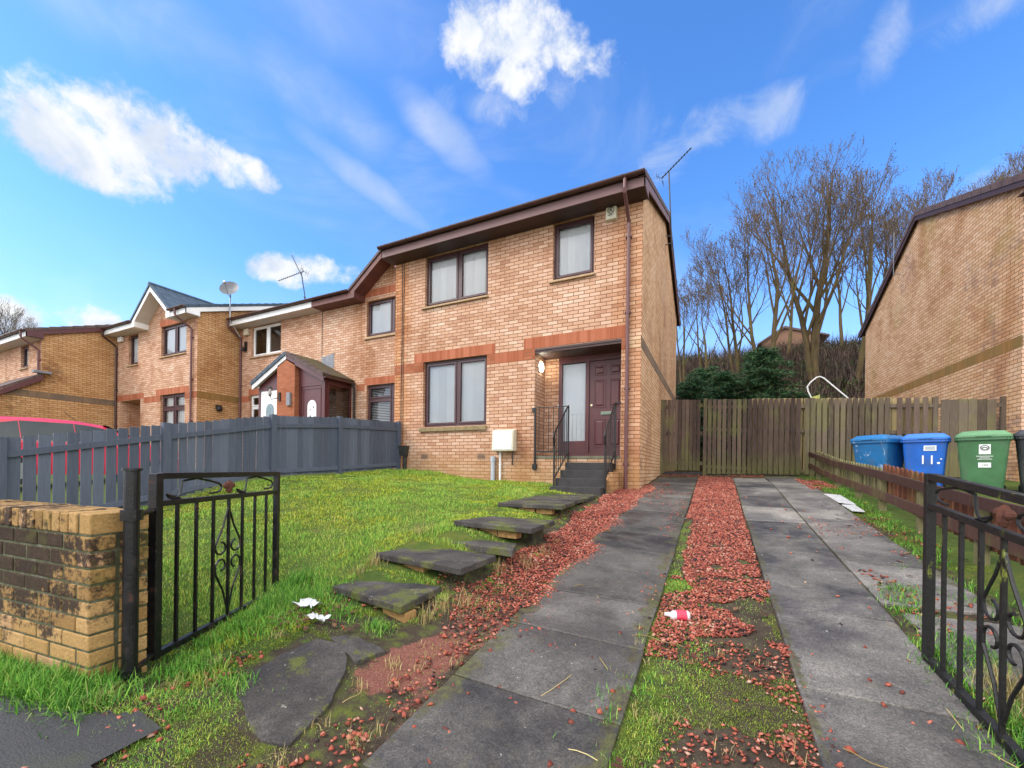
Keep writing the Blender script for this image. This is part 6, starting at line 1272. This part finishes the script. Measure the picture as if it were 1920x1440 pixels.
centre = [(U(.93, 1.25), U(-7.1, -4.3), U(.15, .5)) for _ in range(170)]+[(U(1.25, 1.6), U(-5.6, -3.6), U(.12, .35)) for _ in range(30)]+[(U(.93, 1.08), U(-4.4, -2.3), U(.15, .45)) for _ in range(46)]+[(U(.85, 1.05), U(-5.4, -3.6), U(.2, .5)) for _ in range(36)]+[(U(1.4, 1.62), U(-5.0, -3.7), U(.2, .4)) for _ in range(12)]+[(U(-.75, 0), U(-6.0, -5.2), U(.2, .5)) for _ in range(30)]+[(U(-.9, .1), U(-7.1, -6.2), U(.1, .3)) for _ in range(40)]+[(U(.3, .9), U(-7.35, -7.0), U(.3, .6)) for _ in range(22)]+[(U(-1.0, -.5), U(-7.45, -7.0), U(.2, .6)) for _ in range(70)]+[(U(-.5, .05), U(-7.5, -7.1), U(.1, .3)) for _ in range(26)]+[(U(-.16, .06), U(-6.9, -5.4), U(.1, .3)) for _ in range(30)]+[(U(-.2, .1), U(.15, 1.2), U(.2, .4)) for _ in range(4)]+[(U(1.7, 3.2), U(2.5, 3.2), U(.15, .4)) for _ in range(40)]
V, Fc = tufts(centre, 0, 0, 260, .012, .042, .14, .0024, 1.1); setp(npmesh('moss_patches', V, Fc, M['grass']), kind='stuff')
def region_blades(name, mat, x0, x1, y0, y1, dens, mask, L0, L1, w):
    n = int((x1-x0)*(y1-y0)*dens); x = rng.uniform(x0, x1, n); y = rng.uniform(y0, y1, n); k = mask(x, y); x, y = x[k], y[k]; n = len(x)
    V, Fc = blades_arr(n, x, y, surf(x, y)-.002, rng.uniform(L0, L1, n), w*rng.uniform(.7, 1.4, n), .9); setp(npmesh(name, V, Fc, M[mat]), kind='stuff')
region_blades('verge_moss', 'moss2', -1.6, 3.25, -8.2, 2.6, 42000, lambda x, y: (fbm(x, y, 2.1, 77) > .56) & (((x > .95) & (x < 1.63) & (y < -4.2)) | ((x > -.9) & (x < .08) & (y < -5.0) & offflags(x, y)) | ((x > 2.88) & (y > -3.6)) | ((x > 2.27) & (y < -4.7)) | ((x < -.35) & (y < -7.2))), .005, .013, .0026)
edgeg = []
for (a, b, c, d_) in ((-1.2, -.43, -6.16, -5.68), (-1.25, -.31, -5.68, -5.1), (-1.13, -.2, -4.72, -4.02), (-1.3, -.4, -3.40, -1.35)):
    edgeg += [(U(a-.05, a+.02), U(c, d_), U(.1, .35)) for _ in range(16)]+[(U(a, b), c-U(.0, .05), U(.08, .22)) for _ in range(14)]+[(b+U(.0, .05), U(c, d_), U(.1, .3)) for _ in range(10)]
V, Fc = tufts(edgeg, 0, 0, 190, .03, .085, .05, .0028, 1.0); setp(npmesh('edge_grass', V, Fc, M['grass']), kind='stuff')
dry = [(-1.24, -4.95, 1.0), (-1.18, -5.6, .9), (-.28, -5.12, .8), (-.18, -4.85, .9), (-.32, -5.85, 1.0), (-.36, -6.0, .9), (-.25, -5.7, .7), (-.12, -4.55, .7), (-1.2, -5.75, .5), (2.42, -5.6, 1.0), (2.45, -5.95, 1.1), (2.5, -6.2, 1.0), (2.42, -5.75, .8), (.9, -5.7, .3), (.0, -6.9, .3), (-1.05, -7.3, .5)]+[(U(2.4, 2.7), U(-6.4, -5.4), U(.5, 1.2)) for _ in range(12)]+[(U(.75, 1.6), U(-6.9, -4.4), U(.08, .2)) for _ in range(40)]+[(U(-.25, .05), U(-7.2, -5.3), U(.08, .3)) for _ in range(30)]+[(U(-1.0, -.8), U(-7.2, -6.6), U(.1, .35)) for _ in range(10)]
V, Fc = join([tufts(dry, 0, 0, 90, .06, .17, .07, .0022, .9)]); setp(npmesh('dry_grass', V, Fc, M['straw']), kind='stuff')

# ------------------------------------------------------------------ red stone chips
def chips_mesh(name, x, y, size, lift=.0, flat=.6, mat='chips', z=None):
    n = len(x); base = np.array([(1, 0, 0), (-1, 0, 0), (0, 1, 0), (0, -1, 0), (0, 0, 1), (0, 0, -1)], float); V = base[None]*(1+rng.uniform(-.35, .35, (n, 6, 1)))+rng.normal(0, .22, (n, 6, 3))
    V *= size[:, None, None]; V[:, :, 2] *= flat; a = rng.uniform(0, 2*np.pi, n); t = rng.normal(0, .35, n); c, s = np.cos(a), np.sin(a); X = V[:, :, 0]*c[:, None]-V[:, :, 1]*s[:, None]; Y = V[:, :, 0]*s[:, None]+V[:, :, 1]*c[:, None]; Zv = V[:, :, 2]+X*np.sin(t)[:, None]
    zz = (surf(x, y) if z is None else z)+lift; V = np.stack([X+x[:, None], Y+y[:, None], Zv+zz[:, None]+size[:, None]*flat*.35], -1)
    f = np.array([(0, 2, 4), (2, 1, 4), (1, 3, 4), (3, 0, 4), (2, 0, 5), (1, 2, 5), (3, 1, 5), (0, 3, 5)]); Fc = (np.arange(n)[:, None, None]*6+f[None]).reshape(-1, 3)
    return setp(npmesh(name, V.reshape(-1, 3), Fc, M[mat]), kind='stuff')
xs, ys, ss = [], [], []
def addc(x0, x1, y0, y1, dens, mask, s0=.0045, s1=.0160):
    dens = dens*1.35; n = int((x1-x0)*(y1-y0)*dens); x = rng.uniform(x0, x1, n); y = rng.uniform(y0, y1, n); k = mask(x, y); xs.append(x[k]); ys.append(y[k]); ss.append(rng.uniform(s0, s1, k.sum()))
addc(.93, 1.65, -4.9, 2.6, 5200, strip_mask)
addc(-.9, .75, -6.2, .9, 5200, lambda x, y: swath_mask(x, y) & (rng.random(len(x)) < np.interp(y, [-6.2, -5.4, -4.9, .9], [.10, .40, 1, 1])))
addc(-.9, .9, -6.2, .9, 260, lambda x, y: (fbm(x, y, 2., 55) > .48) & (x > -.6+.0*y) & ((y < -2) | (x > .1)))
addc(.95, 1.66, -5.75, -4.4, 4600, lambda x, y: fbm(x, y, 2.3, 66)+.30*np.clip(1-np.abs(y+5.15)/.55, 0, 1)-.2*np.abs(x-1.3) > .60)
addc(1.1, 1.72, -7.4, -5.5, 1300, lambda x, y: fbm(x, y, 2.6, 67)+(x-1.35)*.6 > .50, .006, .013)
addc(-1.0, .1, -7.6, -6.0, 420, lambda x, y: (fbm(x, y, 3, 68) > .45) & ~((x > -.8) & (x < -.15) & (y > -7.15) & (y < -6.4)))
addc(2.75, 3.2, -1.0, 2.6, 1900, lambda x, y: (fbm(x, y, 1.3, 69) > .52) & (y > -1.6))
addc(2.3, 3.2, -6, -1.2, 330, lambda x, y: fbm(x, y, 1.6, 70) > .55)
addc(.0, 2.3, 2.5, 3.2, 420, lambda x, y: x > -1)
x = np.concatenate(xs); y = np.concatenate(ys); s = np.concatenate(ss)
onsl = ((x > .10) & (x < .935) & (y > -6.98)) | ((x > 1.64) & (x < 2.86) & (y > -4.6)); zz = surf(x, y); zz = np.where(onsl, Zg(x, y)+.022, zz)+rng.uniform(0, .012, len(x))*(~onsl)
chips_mesh('red_gravel', x, y, s, z=zz)
# strays lying on the slabs
n = 520; x = np.concatenate([rng.uniform(.13, .95, 300), rng.uniform(1.66, 2.25, 130), rng.uniform(-.15, .1, 90)]); y = np.concatenate([rng.uniform(-7.1, -2.2, 300), rng.uniform(-7.3, -.5, 130), rng.uniform(-7.2, -5.6, 90)])
k = rng.random(n) < np.where(x < 1, np.interp(y, [-7, -5, -4, -2], [.6, .7, .95, .5]), np.interp(y, [-7, -6, -5, -2], [.8, .75, .3, .4])); x, y = x[k], y[k]
chips_mesh('stray_gravel', x, y, rng.uniform(.008, .0185, len(x)), z=np.where(x > .1, Zg(x, y)+.022, surf(x, y)+.01), flat=.7)
# dark leaves
n = 260; x = np.concatenate([rng.uniform(-5.5, -.9, 60), rng.normal(-1.0, .16, 90), rng.uniform(2.6, 3.2, 70), rng.uniform(.95, 1.6, 40)]); y = np.concatenate([rng.uniform(-6.8, -1, 60), rng.normal(-6.35, .13, 90), rng.uniform(-4, -1, 70), rng.uniform(-7, -4.6, 40)]); nn_ = len(x)
z = surf(x, y)+.02; a = rng.uniform(0, 6.28, nn_); L_ = rng.uniform(.015, .04, nn_); w = L_*.4; c, s = np.cos(a), np.sin(a); V = np.stack([np.stack([x-c*L_, y-s*L_, z], -1), np.stack([x-s*w, y+c*w, z+.008], -1), np.stack([x+c*L_, y+s*L_, z+.004], -1), np.stack([x+s*w, y-c*w, z+.006], -1)], 1).reshape(-1, 3)
setp(npmesh('fallen_leaves', V, np.arange(nn_*4).reshape(-1, 4), M['leafd'], nv=4), kind='stuff')
# ------------------------------------------------------------------ litter
sm_ = MB()
for (x, y, L_, a0, cv) in ((.55, -6.35, .55, 1.0, 1.2), (.8, -6.0, .3, 2.3, -.8), (.30, -5.0, .2, .4, .6), (.62, -5.3, .22, 1.9, .5), (2.35, -5.9, .5, .9, 1.1), (2.3, -6.2, .45, 2.2, -.7), (-.7, -6.1, .3, .3, .5), (-.2, -6.8, .18, 1.2, 1.5), (.85, -5.6, .3, .2, -.9), (1.9, -6.3, .2, 2.6, .4), (.9, -6.6, .35, 2.9, .6)):
    pts = []; a = a0
    for k in range(9): pts.append((x, y, float(surf(np.array([x]), np.array([y]))[0])+.028+.008*math.sin(k))); x += L_/8*math.cos(a); y += L_/8*math.sin(a); a += cv/8
    sm_.tube(pts, .0022, 4)
setp(part('dry_stems', sm_, M['straw']), kind='stuff')
def crumple(name, label, cat, cx, cy, sx, sy, mat, seed, h=.03, n=12, z=None, rz=0.):
    rd = np.random.default_rng(seed); V = []; z0 = zg(cx, cy)+.02 if z is None else z
    for j in range(n):
        for i in range(n):
            u, v = i/(n-1)-.5, j/(n-1)-.5; e = 1+.25*math.sin(5*u+seed)+.2*math.sin(7*v+seed*2); x, y_ = sx*u*e, sy*v*(1+.3*math.sin(6*u+seed)); V.append((cx+x*math.cos(rz)-y_*math.sin(rz), cy+x*math.sin(rz)+y_*math.cos(rz), z0+h*.5*math.sin(9*u+4*v+seed)*math.cos(8*v-3*u)+abs(rd.normal(0, h*.13))))
    mb = MB(); mb.add(V, [(j*n+i, j*n+i+1, (j+1)*n+i+1, (j+1)*n+i) for j in range(n-1) for i in range(n-1)]); o = part(name, mb, mat, None); setp(o, label, cat); return o
plast = simple('white_plastic', (.56, .56, .57), .4, .3, 26)
crumple('plastic_wrapper', 'crumpled white plastic wrapper beside the lowest stepping flag', 'litter', -1.08, -6.28, .17, .10, plast, 3, z=zg(-1.08, -6.28)+.06)
crumple('plastic_wrapper', 'smaller torn white wrapper scrap just below the bigger wrapper', 'litter', -.86, -6.40, .12, .05, plast, 5, z=zg(-.86, -6.4)+.045)
b = MB(); y0, x0 = -5.28, 1.02; z = zg(x0, y0)+.045
b.tube([(x0-.02, y0, z), (x0+.01, y0, z), (x0+.03, y0, z), (x0+.115, y0+.03, z), (x0+.125, y0+.033, z)], [.012, .014, .030, .032, .026], 14)
bt = thing('plastic_bottle', 'small crushed clear bottle with a pink red label on the centre strip', 'bottle', (x0, y0, z)); part('body', b, simple('clear_plastic', (.72, .66, .68), .2, .1, 30), bt)
part('label', MB().tube([(x0+.045, y0+.005, z), (x0+.105, y0+.027, z)], .0335, 14, cap=False), simple('pink_label', (.72, .05, .10), .4, .5, 40), bt)
for (poly, lab) in (([(2.82, -.15), (3.0, -.25), (3.02, -.95), (2.86, -.8)], 'longer white board offcut lying on the grass verge by the slabs'), ([(2.86, -.98), (3.0, -1.02), (3.0, -1.42), (2.88, -1.38)], 'shorter white board offcut nearer the camera on the grass verge')):
    mb = MB(); z = max(zg(a, b_) for a, b_ in poly)+.015; mb.prism([(a, b_, zg(a, b_)+.03) for a, b_ in poly], (0, 0, .012)); o = part('board_offcut', mb, plast); setp(o, lab, 'board', 'white board offcuts on the verge')
print('done')
